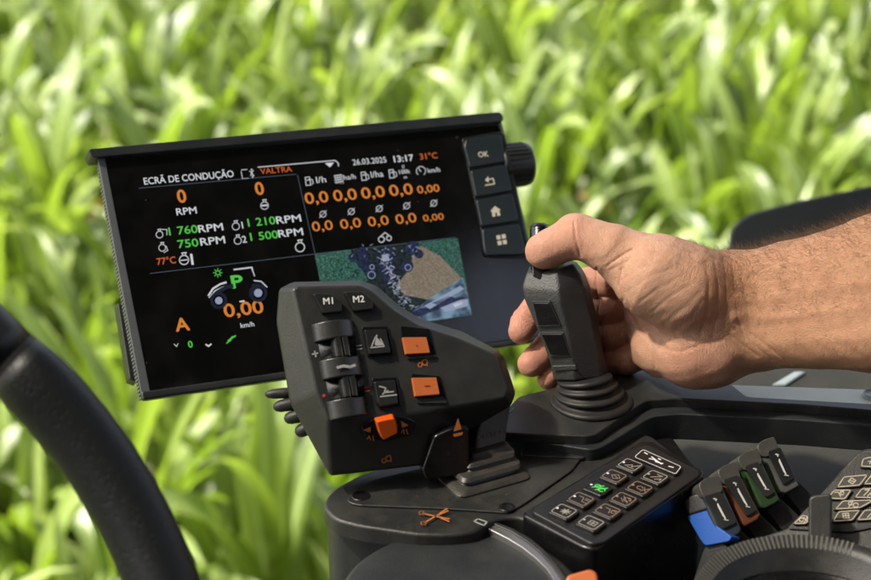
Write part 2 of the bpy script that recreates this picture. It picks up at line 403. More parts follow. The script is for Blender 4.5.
# tractor drawing
sw = []
tr_d = []
sw.append((*stroke(SG, [(234, 269.6), (251.8, 267.4), (252.4, 269.8)], .0009), 0)); sw.append((*stroke(SG, [(252, 269), (254.6, 276)], .0006), 0))
sw.append((*stroke(SG, [(208.5, 295.5), (213, 288.6), (220.5, 284), (226, 282.4)], .0012), 0)); sw.append((*stroke(SG, [(209, 297.5), (215, 290.8), (224, 286.4)], .0007), 0))
sw.append((*stroke(SG, [(254, 280.6), (261, 281.4), (267, 287)], .0007), 0))
for cx_, cy_, R in ((218.8, 300.6, 6.0), (258.2, 293.0, 6.6)):
    tr_d.append((*stroke(SG, circ(cx_, cy_, R * 1.25, 22), .0013, closed=True), 0)); sw.append((*patch(SG, circ(cx_, cy_, R * .62, 22), h=.0003), 1)); tr_d.append((*stroke(SG, circ(cx_, cy_, R * 1.05, 22), .0010, closed=True, h=.0003), 0))
tr_d.append((*patch(SG, [(252, 284), (258, 283.5), (262, 291), (252, 296)]), 0)); tr_d.append((*stroke(SG, [(210, 297), (226, 287), (232, 286)], .003), 0))
sw.append((*stroke(SG, [(240, 301.6), (244, 301)], .0010), 0))
marks('tractor_wheels_drawing', tr_d, M['s_dim'], scr)
marks('tractor_drawing', sw, None, scr, mats=[M['s_white'], M['s_blue']])
gs = [(*stroke(SG, circ(217.8, 272.8, 2.2, 10), .0006, closed=True), 0)]
for k in range(8):
    a = k * math.pi / 4; gs.append((*stroke(SG, [(217.8 + 3.2 * math.cos(a), 272.8 + 3.2 * math.sin(a)), (217.8 + 4.4 * math.cos(a), 272.8 + 4.4 * math.sin(a))], .0005), 0))
marks('gear_symbol', gs, M['s_green'], scr); gs = []
for k in range(4): gs.append((*stroke(SG, [(226.5 + k * 1.6, 343.5 - k), (232.5 - k * 1.5, 336.4 + k * 1.4)], .0006), 0))
gs.append((*stroke(SG, [(228.5, 340.5), (235.4, 335.8)], .0010), 0))
marks('leaf_symbol', gs, M['s_green'], scr)
# ---- rear camera picture on the display
def camera_view_material():
    m = bpy.data.materials.new('camera_picture'); m.use_nodes = True; nt = m.node_tree; b = nt.nodes['Principled BSDF']; L = nt.links
    b.inputs['Base Color'].default_value = (.01, .01, .01, 1); b.inputs['Roughness'].default_value = .15
    tc = nt.nodes.new('ShaderNodeTexCoord'); n = nt.nodes.new('ShaderNodeTexNoise'); n.inputs['Scale'].default_value = 1400; n.inputs['Detail'].default_value = 2
    L.new(tc.outputs['Object'], n.inputs['Vector']); cr = nt.nodes.new('ShaderNodeValToRGB'); cr.color_ramp.elements[0].position = .42; cr.color_ramp.elements[1].position = .62
    cr.color_ramp.elements[0].color = (.004, .028, .024, 1); cr.color_ramp.elements[1].color = (.10, .36, .26, 1)
    L.new(n.outputs['Fac'], cr.inputs['Fac']); L.new(cr.outputs['Color'], b.inputs['Emission Color']); b.inputs['Emission Strength'].default_value = .16
    return m
def noisy_emit(name, c0, c1, sc, st_=.17):
    m = bpy.data.materials.new(name); m.use_nodes = True; nt = m.node_tree; b = nt.nodes['Principled BSDF']; L = nt.links
    b.inputs['Base Color'].default_value = (.01, .01, .01, 1); b.inputs['Roughness'].default_value = .15
    tc = nt.nodes.new('ShaderNodeTexCoord'); n = nt.nodes.new('ShaderNodeTexNoise'); n.inputs['Scale'].default_value = sc; n.inputs['Detail'].default_value = 3
    L.new(tc.outputs['Object'], n.inputs['Vector']); cr = nt.nodes.new('ShaderNodeValToRGB'); cr.color_ramp.elements[0].position = .4; cr.color_ramp.elements[1].position = .6
    cr.color_ramp.elements[0].color = (*c0, 1); cr.color_ramp.elements[1].color = (*c1, 1)
    L.new(n.outputs['Fac'], cr.inputs['Fac']); L.new(cr.outputs['Color'], b.inputs['Emission Color']); b.inputs['Emission Strength'].default_value = st_
    return m
CVW = [camera_view_material(), noisy_emit('picture_track', (.26, .21, .15), (.44, .36, .27), 900), noisy_emit('picture_machine', (.004, .006, .02), (.03, .05, .16), 700),
       noisy_emit('picture_sky_blue', (.05, .10, .17), (.30, .50, .66), 90), M['s_blue'], noisy_emit('picture_far_dark', (.006, .01, .012), (.02, .045, .05), 500), M['s_white'], noisy_emit('picture_leaf_light', (.10, .34, .22), (.35, .62, .48), 500), noisy_emit('picture_furrow', (.20, .155, .10), (.28, .22, .15), 500)]
cv = []
cv.append((*patch(SG, [(314.5, 254), (457.6, 238), (472, 315), (332, 340)], h=.0001), 0))
cv.append((*patch(SG, [(350, 250), (418, 242.4), (423, 256), (452, 286), (459, 318), (345, 338), (340, 300), (368, 280)], h=.00022), 5))
cv.append((*patch(SG, [(414, 250), (421, 246), (440, 256), (464, 281), (468, 296), (430, 300), (404, 295), (397, 285), (410, 268)], h=.00034), 1))
cv.append((*patch(SG, [(412, 312), (430, 298), (452, 284), (463, 277), (472, 315), (415, 323)], h=.00046), 3))
rr = random.Random(7)
for x, y, r in ((364, 262, 7.5), (371, 272, 5), (412, 248, 7), (419, 254, 4.5), (407, 266, 6.5), (362, 252, 5), (352, 257, 4)):
    cv.append((*patch(SG, circ(x, y, r, 16), h=.00058), 2))
for x, y, r in ((371.5, 275, 3.6), (408, 267.5, 3.0), (372, 267, 2.2)):
    cv.append((*stroke(SG, circ(x, y, r, 14), .0005, closed=True, h=.0007), 4))
cv.append((*patch(SG, [(381, 252), (391, 250.5), (398, 282), (386, 286), (380, 268)], h=.00058), 2))
cv.append((*patch(SG, [(381.5, 255), (388, 254), (389.5, 260.5), (383, 261.5)], h=.0007), 4))
cv.append((*patch(SG, [(410, 312), (440, 303), (462, 296), (466, 299), (440, 309), (414, 318)], h=.0006), 2))
px_, py_ = 386, 264
for k in range(95):
    t = k / 95; x = 384 + 24 * t + rr.uniform(-6, 7) * (0.5 + t * .8); y = 258 + 50 * t + rr.uniform(-3, 3)
    x2 = x + rr.uniform(-4.5, 4.5); y2 = y + rr.uniform(-4, 4)
    cv.append((*stroke(SG, [(x, y), (x2, y2)], rr.uniform(.0002, .00045), h=.0008), 4 if rr.random() < .75 else 6))
for k in range(26):
    x = rr.uniform(350, 420); y = 248 + rr.uniform(-3, 10); cv.append((*stroke(SG, [(x, y), (x + rr.uniform(-3, 3), y + rr.uniform(-2, 2))], .0004, h=.0008), 4))
def inside(x, y, P):
    c = False
    for (x0, y0), (x1, y1) in zip(P, P[1:] + P[:1]):
        if (y0 > y) != (y1 > y) and x < (x1 - x0) * (y - y0) / (y1 - y0) + x0: c = not c
    return c
PIC = [(315.5, 255), (457, 239), (471, 314), (340, 336)]; TRK = [(414, 250), (421, 246), (440, 256), (464, 281), (468, 296), (430, 300), (404, 295), (397, 285), (410, 268)]
for k in range(11):
    t = k / 10; cv.append((*stroke(SG, [(421 - 4 * t, 248 + 4 * t), (436 - 22 * t, 262 + 14 * t), (462 - 52 * t, 280 + 16 * t)], .00018, h=.0005), 8))
for k in range(620):
    x, y = rr.uniform(316, 380), rr.uniform(240, 310)
    if inside(x, y, PIC) and (x < 354 or k % 5 == 0): cv.append((*stroke(SG, [(x, y), (x + rr.uniform(-2, 2), y + rr.uniform(-2.2, .6))], rr.uniform(.00015, .0003), h=.00018), 7 if rr.random() < .62 else 5))
for k in range(60):
    x, y = rr.uniform(420, 466), rr.uniform(238, 275)
    if inside(x, y, PIC) and not inside(x, y, TRK): cv.append((*stroke(SG, [(x, y), (x + rr.uniform(-1, 3), y + rr.uniform(0, 2.4))], rr.uniform(.00015, .00035), h=.00018), 7 if rr.random() < .5 else 5))
for k in range(60):
    x, y = 372 + rr.gauss(0, 13), 262 + rr.gauss(0, 9)
    if inside(x, y, PIC): cv.append((*stroke(SG, [(x, y), (x + rr.uniform(-6, 6), y + rr.uniform(-4, 4))], rr.uniform(.0004, .0011), h=.0005), 2 if rr.random() < .6 else 5))
for (q, m_) in (([(424, 306), (446, 294), (460, 286), (464, 289), (450, 297), (430, 309)], 4), ([(440, 308), (460, 300), (468, 299), (468, 306), (446, 312)], 4), ([(432, 303), (448, 296), (456, 298), (440, 306)], 2), ([(452, 304), (462, 301), (463, 304), (455, 307)], 6)):
    cv.append((*patch(SG, q, h=.00066), m_))
marks('camera_picture', cv, None, scr, mats=CVW)
# ---- key column with icons
KEYS = [((466, 138.5), (496, 134.5), (501.5, 135.5), (506.5, 161.5), (470, 167.8), (464, 146)), ((470.5, 170.2), (507, 164.2), (512.6, 190.6), (475.8, 197)),
        ((476.2, 199.6), (513, 193), (519, 220.8), (481.4, 226.4)), ((482, 229), (519.6, 223.4), (526, 251), (523, 254.6), (486.5, 255.6), (484, 249))]
prism('key_recess', TP, [(462, 138), (499, 131), (505, 134), (530, 255), (524, 258.5), (487, 258)], .0004, .0020, M['satin'], term, r=.003, bev=.0005)
ks = []
for i, kp in enumerate(KEYS):
    k = prism('terminal_key', TP, kp, .0018, .0050, M['key'], term, r=.0022, bev=.0009, top_in=.0004)
    ks.append(k)
KG = TP.up(.0051)
text('key_lettering', 'OK', KG, 478.5, 157.2, .0044, M['k_cream'], ks[0], .03, .0001, 'LEFT', udir=udt, sx=.98)
marks('key_symbol', [(*stroke(KG, [(485.6, 185.2), (494.4, 183.8), (493.2, 178.6), (487.4, 179.6)], .0009), 0), (*patch(KG, [(488.2, 176.2), (488.8, 182.6), (485, 180.2)]), 0)], M['k_cream'], ks[1])
marks('key_symbol', [(*patch(KG, [(490.4, 211.2), (494.8, 206.0), (500.6, 209.8), (499.2, 210.6), (500.4, 215.4), (497.4, 216), (496.8, 212.6), (495, 212.9), (495.6, 216.4), (492.6, 216.8), (491.8, 211.6)]), 0)], M['k_cream'], ks[2])
sq = []
for a, b in ((0, 0), (5.2, -.9), (1.1, 5.6), (6.3, 4.7)):
    sq.append((*patch(KG, [(496.2 + a, 235.6 + b), (500 + a, 235 + b), (500.8 + a, 239 + b), (497 + a, 239.7 + b)]), 0))
marks('key_symbol', sq, M['k_cream'], ks[3])
# ---- rotary knob on the right side
kc = TP.w(*TP.ab(504, 162), -.011); kax = TP.u
kr = .0168
prof = [(kr * .6, -.002), (kr * .95, -.001), (kr, .0008), (kr, .0225), (kr * .97, .0242), (kr * .86, .025)]
knob = link('rotary_knob', lathe(kc, kax, prof, 56), M['satin'], term)
gr = []
for k in range(28):
    a = k * 2 * math.pi / 28; e1 = TP.v; e2 = TP.n
    d = e1 * math.cos(a) + e2 * math.sin(a); t = -e1 * math.sin(a) + e2 * math.cos(a)
    V = []
    for hh in (.0022, .0210):
        for rr_ in (kr * .985, kr * 1.035):
            for w_ in (-.0006, .0006): V.append(kc + kax * hh + d * rr_ + t * w_)
    gr.append((V, [(0, 1, 3, 2), (4, 5, 7, 6), (0, 1, 5, 4), (2, 3, 7, 6), (0, 2, 6, 4), (1, 3, 7, 5)], 0))
link('grip_rib', join_meshes(gr), M['rubber'], knob, smooth=False)
# sensor dots on the glass
marks('light_sensor', [(*patch(SG, circ(457, 137.5, 1.6, 14)), 0)], M['satin'], term)
# side bracket behind the lower left edge and mounting arm down to the console
prism('side_bracket', TP, [(116, 305), (131, 312), (136, 384), (128, 381)], -.030, -.016, M['satin'], term, bev=.001, hpix=-.022)
pth = [TP.hit(330, 290, -.06), TP.hit(345, 345, -.075), at(380, 440, 1.24), at(420, 470, 1.17), Vector((at(430, 470, 1.14).x, at(430, 470, 1.14).y, Z0 - .03))]
link('mounting_arm', tube_mesh(pth, [.022, .02, .016, .016, .018], 20), M['satin'], term)
# ================================================================== ARMREST CONSOLE
HZ = lambda z: Plane((0, 1, z), (0, 0, 1), (1, 0, 0))
CP = HZ(Z0)
console = thing('armrest_console', 'dark grey armrest console with an orange scissor mark and a backlit keypad', 'console', CP.hit(470, 500) + Vector((0, .02, -.30)))
top_pix = [(323, 507), (326, 497), (336, 487), (360, 474), (400, 463), (455, 452), (520, 440), (600, 432), (650, 434), (700, 474), (594, 551), (521, 517), (497, 518), (474, 532), (452, 535), (419, 534.5), (360, 526), (335, 519.5)]
top = prism('top_cover', CP, top_pix, -.012, 0, M['console'], console, r=.006, bev=.0022, seg=4)
prism('inner_plate', CP, [(347, 500), (352, 491), (372, 480), (420, 468), (520, 446), (590, 446), (572, 470), (528, 501), (509, 512.5), (440, 508), (360, 505), (351, 503)], .0, .0016, M['console'], console, r=.004, bev=.0007, hpix=.0016)
# scooped front wall: an upper band and a drum under it
side_pix = [(325, 508), (340, 492), (400, 466), (520, 444), (640, 436), (697, 474), (592, 550), (521, 519), (455, 538), (419, 537), (360, 528.5), (336, 522)]
prism('side_wall', CP, side_pix, -.26, -.011, M['console_side'], console, r=.006, bev=.003, hpix=-.0105)
def zhit(x, y, z): return HZ(z).hit(x, y)
# curved cover under the front lip, with a light rolled edge
c0 = zhit(462, 597, Z0 - .008)
e = zhit(560, 579, Z0 - .008)
R0 = (zhit(509, 533, Z0 - .008) - c0).length
drum = link('round_cover', lathe(c0 + Vector((0, 0, -.20)), (0, 0, 1), [(R0 * .98, 0), (R0 * .98, .196), (R0 * .97, .1985), (R0 * .93, .2000), (R0 * .6, .2012), (.002, .2016)], 96), M['console_side'], console)
DR = HZ(Z0 - .005)
prism('rim_ring', DR, [(484, 521.5), (497, 525.5), (511, 531), (527, 541), (541, 552.5), (553, 566), (563, 581), (575, 602), (566, 602), (556, 583), (547, 569), (536, 558), (522, 547), (507, 538), (495, 532), (486, 527.5)], -.004, .0016, M['metal'], console, bev=.0008)
prism('rim_lip', DR, [(488, 519.5), (500, 523), (514, 528.5), (531, 538), (545, 550), (557, 564), (569, 581), (584, 602), (575, 602), (563, 581), (553, 566), (541, 552.5), (527, 541), (511, 531), (497, 525.5)], -.004, .0028, M['console'], console, bev=.0008)
for x, y, r in ((361, 496.2, .0042), (507, 507.4, .0036)):
    q = zhit(x, y, Z0 + .0016)
    link('screw_recess', lathe(q, (0, 0, 1), [(r * 1.35, -.001), (r * 1.35, .0004), (r * 1.15, .0007), (r, .0002), (r * .96, -.001 + .0012), (r * .5, .00022), (.0004, .00022)], 32), M['black'], console)
P1 = CP.up(.0018)
sc_ = []
for a in ([(425, 522.5), (436, 516), (448, 511)], [(423, 513.5), (436, 516.5), (449, 519)], [(440, 513.2), (447, 508.8)], [(441, 518.2), (449, 521.5)]):
    sc_.append((*stroke(P1, a, .0010, h=.0), 0))
for a in (circ(423.5, 523.2, 2.6, 12, ry=1.7), circ(421.8, 513.0, 2.6, 12, ry=1.7)): sc_.append((*stroke(P1, a, .0007, h=.0, closed=True), 0))
marks('orange_symbol', sc_, M['orange_ink'], console)
marks('small_latch', [(*stroke(CP, [(474, 521.5), (484, 525.6), (487, 522), (478, 519)], .0009, h=.0006, closed=True), 0)], M['grey_ink'], console)
marks('teal_lettering', [(*stroke(HZ(Z0 + .0153), [(502 + 2.4 * k, 415 - k * .9), (504 + 2.4 * k, 411 - k * .8 + (k % 2) * 2)], .0007, h=0), 0) for k in range(5)], M['teal_ink'], console)
# keypad block
kb = [(521, 513.5), (641, 441), (653, 441), (705, 471), (702, 477), (596, 549.5), (584, 547)]
kblk = prism('keypad_block', CP, kb, -.20, .0055, M['black'], console, r=.004, bev=.0016, hpix=.0055)
KP = CP.up(.0058)
kpp = [(531, 511), (536, 505.5), (640, 446), (648, 444.5), (698, 470), (699, 475), (604, 542), (592, 544)]
pad = prism('keypad', CP, kpp, .005, .0078, M['satin'], console, r=.004, bev=.0008, hpix=.0078)
Z = lambda X, Y: (500 + X / 3.625, 420 + Y / 3.625)
K0 = CP.up(.0105)
ao = Vector(K0.ab(*Z(232, 330))); bo = Vector(K0.ab(*Z(330, 372))); ao4 = Vector(K0.ab(*Z(472, 163))); bo4 = Vector(K0.ab(*Z(563, 206)))
kl = (ao4 - ao) / 4; kd = kl.normalized(); kq = Vector((kd.y, -kd.x))
def kpos(i, r):
    return (ao + (ao4 - ao) * i / 4) if r == 0 else (bo + (bo4 - bo) * i / 4)
def key_shape(c, hl, hw, hgt=.0105, col=0, lw=.00038):
    cor = [c + kd * a * hl + kq * b * hw for a, b in ((-1, -1), (1, -1), (1, 1), (-1, 1))]
    rd = rounded(cor, .0018)
    V, Fc = loft([[CP.w(a, b, .006) for a, b in rd], [CP.w(a, b, hgt - .0004) for a, b in rd], [CP.w(c.x + (a - c.x) * .95, c.y + (b - c.y) * .95, hgt) for a, b in rd]])
    it = [(V, Fc, 0)]
    Kt = CP.up(hgt)
    rin = [(c.x + (a - c.x) * .80, c.y + (b - c.y) * .80) for a, b in rounded(cor, .0022)]
    it.append((*stroke(Kt, rin, lw, h=.0001, closed=True, pix=False), 1))
    return it, Kt
ICON = [[[(-.4, 0), (.4, 0)], [(0, -.45), (0, .45)], [(-.3, -.3), (.3, .3)], [(-.3, .3), (.3, -.3)], circ(0, 0, .25, 8)],
        [[(-.5, .3), (-.1, .3), (.1, -.3), (.5, -.3)], [(.1, .3), (.5, .3)], [(.1, .1), (.5, .1)]],
        [circ(-.25, .15, .22, 9), circ(.28, -.12, .28, 9), [(-.5, -.3), (.1, .5)], [(-.1, -.45), (.5, .4)]],
        [[(-.4, 0), (0, .4), (.4, 0), (0, -.4), (-.4, 0)], [(-.2, .1), (.2, -.1)]],
        [[(-.45, -.35), (0, .1), (.1, -.2), (.5, .4)], [(-.2, -.4), (.4, -.4)]],
        [[(-.3, -.3), (.3, -.3), (.3, .3), (-.3, .3), (-.3, -.3)], [(-.3, 0), (.3, 0)], [(0, -.3), (0, .3)]],
        [[(-.5, .3), (-.1, .3), (.1, -.3)], circ(.3, .1, .2, 8), [(.1, .3), (.5, .4)]],
        [[(-.4, .4), (.4, -.4)], [(-.4, 0), (0, -.4)], [(0, .4), (.4, 0)], circ(.1, .1, .3, 8)],
        [circ(-.15, 0, .25, 8), [(.1, -.4), (.5, .3)], [(.1, .3), (.5, -.3)]],
        [[(-.4, -.3), (.2, .3)], [(0, -.4), (.4, 0), (.4, -.35)], [(-.2, .4), (.3, .4)]]]
for r in range(2):
    for i in range(5):
        c = kpos(i, r)
        lit = (r == 0 and i == 2)
        it, Kt = key_shape(c, .0067, .0072)
        rnd_ = random.Random(r * 9 + i)
        for ln in ICON[r * 5 + i]:
            pts = [(c.x + kd.x * y * .0072 + kq.x * x * .0078 + kq.x * .0012, c.y + kd.y * y * .0072 + kq.y * x * .0078 + kq.y * .0012) for x, y in ln]
            it.append((*stroke(Kt, pts, .00034 if not lit else .0006, h=.0001, pix=False), 2))
        dc = c - kq * .0048
        it.append((*patch(Kt, [(dc.x + .0008 * math.cos(a * .785), dc.y + .0008 * math.sin(a * .785)) for a in range(8)], h=.0001, pix=False), 3))
        am = 'k_cream' if i in (0, 4) else 'k_amber'
        link('key', join_meshes(it), None, pad, smooth=False, mats=[M['black'], M['satin'] if lit else M[am], M['k_green'] if lit else M[am], M['k_white'] if lit or r == 0 else M[am]])
cw = Vector(K0.ab(*Z(571, 148))); hl, hw = .0050, .0175
wk = Vector(K0.ab(*Z(515, 101))), Vector(K0.ab(*Z(662, 167))), Vector(K0.ab(*Z(640, 196))), Vector(K0.ab(*Z(482, 130)))
rd = rounded(wk, .002)
V, Fc = loft([[CP.w(a, b, .006) for a, b in rd], [CP.w(a, b, .0098) for a, b in rd]])
it = [(V, Fc, 0)]; Kt = CP.up(.0098)
ctr = sum((Vector(p) for p in wk), Vector((0, 0))) / 4
rin = [ctr + (Vector(p) - ctr) * .94 for p in rd]
for k in range(len(rin)):
    a, b = rin[k], rin[(k + 1) % len(rin)]; n = max(1, int((b - a).length / .0011))
    for q in range(n):
        s0 = a + (b - a) * (q / n); s1 = a + (b - a) * ((q + .5) / n); it.append((*stroke(Kt, [s0, s1], .00034, h=.0001, pix=False), 1))
for ln in ([(524, 118), (534, 124)], [(541, 140), (560, 144), (566, 152), (590, 158)], [(550, 134), (585, 160)], [(612, 168), (628, 172)], [(574, 140), (582, 144)]):
    it.append((*stroke(Kt, [Z(*p) for p in ln], .0007, h=.0001), 1))
link('wide_key', join_meshes(it), None, pad, smooth=False, mats=[M['black'], M['k_white']])
# raised pod and rail behind
ZP = Z0 + .015
PP = HZ(ZP)
pod_pix = [(503, 433), (505, 411), (518, 396.5), (560, 386), (596, 378), (606, 356), (700, 356), (726, 380), (747, 396.5), (905, 405.5), (905, 413), (800, 404.5), (676, 398.5), (648, 400), (640, 404), (596, 434), (588, 436)]
prism('pod_and_rail', PP, pod_pix, -.007, 0, M['console'], console, r=.003, bev=.0022, seg=4)
low_pix = [(506, 437), (508, 412), (518, 399), (560, 388), (640, 383), (712, 386), (905, 399), (905, 428), (800, 420), (680, 414), (655, 416), (646, 420), (604, 446), (592, 450)]
prism('rail_underside', PP, low_pix, -.026, -.0065, M['console_side'], console, r=.003, bev=.003, hpix=-.0066)
prism('rail_core', PP, [(512, 440), (512, 412), (560, 395), (640, 388), (905, 402), (905, 436), (800, 426), (684, 420), (650, 424), (600, 450), (590, 452)], -.034, -.0255, M['rubber'], console, r=.003, bev=.002, hpix=-.0256)
prism('pod_neck', CP, [(520, 455), (530, 430), (600, 420), (630, 428), (592, 452), (584, 458)], 0, .003, M['rubber'], console, r=.004, bev=.001)
# dark backing below the rail between the keypad and the coloured levers
prism('rail_post', CP, [(640, 441), (672, 436), (690, 460), (704, 472), (699, 480), (640, 470)], -.2, -.001, M['black'], console, bev=.002)

# ================================================================== SIDE LEDGE (cab lining), MUDGUARD
LP = HZ(2.665)
ledge = thing('side_lining', 'grey-blue cab lining ledge running behind the armrest rail', 'cab lining', LP.hit(800, 430))
def slab(name, pl, pix, h0, h1, m, par, **k): return prism(name, pl, pix, h0, h1, m, par, **k)
slab('lining_panel', LP, [(740, 352), (930, 352), (1010, 640), (690, 640), (668, 436), (690, 410), (726, 387)], -.03, 0, M['ledge'], ledge, r=.01, bev=.004)
slab('raised_ridge', LP, [(772, 384), (794, 371), (806, 371), (786, 384)], 0, .003, M['ledge_line'], ledge, bev=.0014)
LP2 = HZ(ZP - .004)
slab('upper_shelf', LP2, [(729, 384), (905, 390), (905, 408), (746, 399.5)], -.006, 0, M['ledge_top'] if 'ledge_top' in M else M['ledge'], ledge, bev=.002)
q = LP2.hit(871, 396.5); link('round_cap', lathe(q, (0, 0, 1), [(.0062, -.001), (.0062, .0015), (.005, .0028), (.0042, .0018), (.001, .0018)], 32), M['ledge_line'], ledge)

GP = Plane(at(800, 240, 1.75), (CAMLOC - at(800, 240, 1.75)) + Vector((0, 0, .4)), RT)
guard = prism('mudguard', GP, [(726, 262), (730, 228), (746, 214), (790, 202), (871, 185), (960, 172), (960, 330), (740, 330)], -.10, 0, M['guard'], None, r=.012, bev=.022, seg=6)
tag(guard, 'dark blue-grey mudguard edge rising out of focus behind the forearm', 'mudguard')

# ================================================================== MULTIFUNCTION LEVER
c = at(400, 372, 1.025)
jn = ((CAMLOC - c).normalized() + Vector((.22, 0, .20))).normalized()
JU = (at(358, 300, 1.0) - at(329, 303, 1.0))
JP = Plane(c, jn, JU)
lever = thing('multifunction_lever', 'chunky black multifunction lever with M1 and M2 keys, thumbwheels and orange buttons', 'control lever', CP.hit(484, 476))
F0 = [(292, 289), (297, 286), (359, 285), (371, 290), (394, 310), (418, 325), (458, 338), (492, 353), (499, 361), (508, 390), (505, 398.5), (433, 411), (381, 418), (327, 420), (316, 392), (302, 332)]
S0 = [(279, 289), (293, 282), (361, 280.5), (377, 286), (398, 305), (421, 319), (461, 331), (497, 350), (504, 357), (515.5, 393), (511, 406), (470, 430), (424, 465), (330, 476), (290, 403), (276.5, 322)]
B0 = [(284, 293), (296, 287), (358, 286), (372, 291), (394, 310), (418, 324), (458, 337), (492, 356), (499, 362), (509, 393), (505, 404), (470, 426), (422, 456), (336, 466), (298, 401), (283, 322)]
r0 = [JP.hit(x, y, 0) for x, y in F0]; r1 = [JP.hit(x, y, -.018) for x, y in S0]; r15 = [JP.hit(x, y, -.030) for x, y in S0]; r2 = [JP.hit(x, y, -.046) for x, y in B0]
head = link('lever_head', mesh_of(*loft([r2, r15, r1, r0])), M['head'], lever); bevel(head, .0022, 4, 12)
def jp(name, pix, h0, h1, m, par=lever, **k): return prism(name, JP, pix, h0, h1, M[m], par, **k)
X5 = lambda X, Y: (260 + X / 3.222, 270 + Y / 3.222)
# keys M1, M2
b1 = jp('memory_key', [X5(168, 74), X5(229, 71), X5(269, 101), X5(268, 136), X5(201, 143)], -.002, .0045, 'satin', r=.0012, bev=.0009, top_in=.0010)
b2 = jp('memory_key', [X5(268, 68), X5(330, 65), X5(368, 95), X5(368, 128), X5(302, 136)], -.002, .0045, 'satin', r=.0012, bev=.0009, top_in=.0010)
JT = JP.up(.0046)
text('key_lettering', 'M1', JT, *X5(203, 111), .0042, M['white_ink'], b1, .03, .0001)
text('key_lettering', 'M2', JT, *X5(299, 105), .0042, M['white_ink'], b2, .03, .0001)
# thumbwheels: ribbed wheels between arched guards
def barrel(name, u0, u1, v0, v1, bulge, m, par, flatten=1, n=14, h0=-.004):
    """arched strip: pixel left/right ends on the head plane"""
    A = Vector(JP.ab(*u0)); B = Vector(JP.ab(*u1)); A2 = Vector(JP.ab(*v0)); B2 = Vector(JP.ab(*v1))
    rings = []
    for a_, b_ in ((A, B), (A2, B2)):
        rg = []
        for k in range(n + 1):
            t = k / n; p = a_ + (b_ - a_) * t; hh = bulge * math.sin(math.pi * t) ** .6
            rg.append(JP.w(p.x, p.y, hh))
        rg += [JP.w(b_.x, b_.y, h0), JP.w(a_.x, a_.y, h0)]
        rings.append(rg)
    o = link(name, mesh_of(*loft(rings)), m, par); bevel(o, .0009, 3, 40); return o
g = [((311, 324.5), (353, 319.5), (314, 343), (356, 337)), ((318.5, 361), (361.5, 356), (322, 380.5), (364, 375.5)), ((326, 402), (366.5, 396.5), (330, 421), (369, 415))]
for u0, u1, v0, v1 in g: barrel('wheel_guard', u0, u1, v0, v1, .0075, M['guardm'], lever)
for (x0, y0, x1, y1) in ((314, 338, 358, 364), (322, 377, 366, 403)):
    jp('wheel_well', [(x0 + 3, y0), (x1 - 3, y0 - 3), (x1 - .5, y1 - 3), (x0 + 8, y1)], .0001, .0006, 'black', bev=0)
for (x0, y0, x1, y1) in ((322, 342, 352, 359), (330, 381.5, 359, 399)):
    x0 += 7; x1 -= 2
    w_ = barrel('thumbwheel', (x0, y0 - 2), (x1, y0 - 5), (x0 + 3.5, y1), (x1 + 3, y1 - 2.5), .0066, M['black'], lever)
    rb = []
    for k in (.30, .62):
        a_ = Vector(JP.ab(x0 + (x1 - x0) * k, y0 - 2 - 3 * k)); b_ = Vector(JP.ab(x0 + 3.5 + (x1 - x0) * k, y1 - 2.5 * k)); hh = .0072 * math.sin(math.pi * k) ** .6; wd = .0014
        V = [JP.w(a_.x + s * wd, a_.y, hh + z) for s in (-1, 1) for z in (-.002, .0011)] + [JP.w(b_.x + s * wd, b_.y, hh + z) for s in (-1, 1) for z in (-.002, .0011)]
        rb.append((V, [(0, 1, 3, 2), (4, 5, 7, 6), (0, 1, 5, 4), (2, 3, 7, 6), (1, 3, 7, 5)], 0))
    o = link('thumbwheel_rib', join_meshes(rb), M['satin'], w_, smooth=False); bevel(o, .0004, 2)
gm = [(*stroke(JP, [X5(250, 314), X5(268, 309), X5(290, 312), X5(305, 307)], .0016, h=.0087), 0)]
marks('white_symbol', gm, M['grey_ink'], lever)
jm = [(*stroke(JP, [X5(169, 271), X5(186, 268)], .0009, h=.0003), 0), (*stroke(JP, [X5(176, 262), X5(180, 279)], .0009, h=.0003), 0), ]
marks('plus_symbol', jm, M['grey_ink'], lever)
jm = [(*stroke(JP, [X5(306, 245), X5(326, 243)], .0006, h=.0003), 0), (*stroke(JP, [X5(308, 256), X5(328, 254)], .0006, h=.0003), 0)]
marks('grey_symbol', jm, M['grey_ink'], lever)
marks('red_dot', [(*patch(JP, circ(*X5(206, 405), 1.7, 10), h=.0003), 0)], M['rust_ink'], lever)
jm = [(*stroke(JP, [X5(330, 380), X5(350, 377)], .0006, h=.0003), 0), (*stroke(JP, [X5(333, 392), X5(353, 389)], .0006, h=.0003), 0)]
marks('red_symbol', jm, M['rust_ink'], lever)
# square black keys with white pictograms
for (qd, ic) in (([(328, 184), (412, 181), (431, 274), (346, 281)], [[(360, 245), (372, 215), (384, 240)], [(357, 250), (400, 246)], [(388, 222), (400, 246)], [(376, 210), (372, 240)]]),
                 ([(360, 350), (442, 344), (456, 437), (386, 449), (372, 430)], [[(385, 375), (405, 380), (400, 395), (430, 392)], [(388, 408), (440, 402)], [(395, 400), (412, 388)]])):
    jp('key_surround', [X5(*p) for p in qd], -.001, .0012, 'black', r=.001, bev=.0006)
    cx_ = sum(p[0] for p in qd) / len(qd); cy_ = sum(p[1] for p in qd) / len(qd)
    k_ = jp('square_key', [X5(cx_ + (x - cx_) * .86, cy_ + (y - cy_) * .86) for x, y in qd], .001, .0042, 'satin', r=.001, bev=.0009, top_in=.0006)
    marks('white_symbol', [(*stroke(JP, [X5(*p) for p in l], .0008, h=.0043), 0) for l in ic], M['grey_ink'], k_)
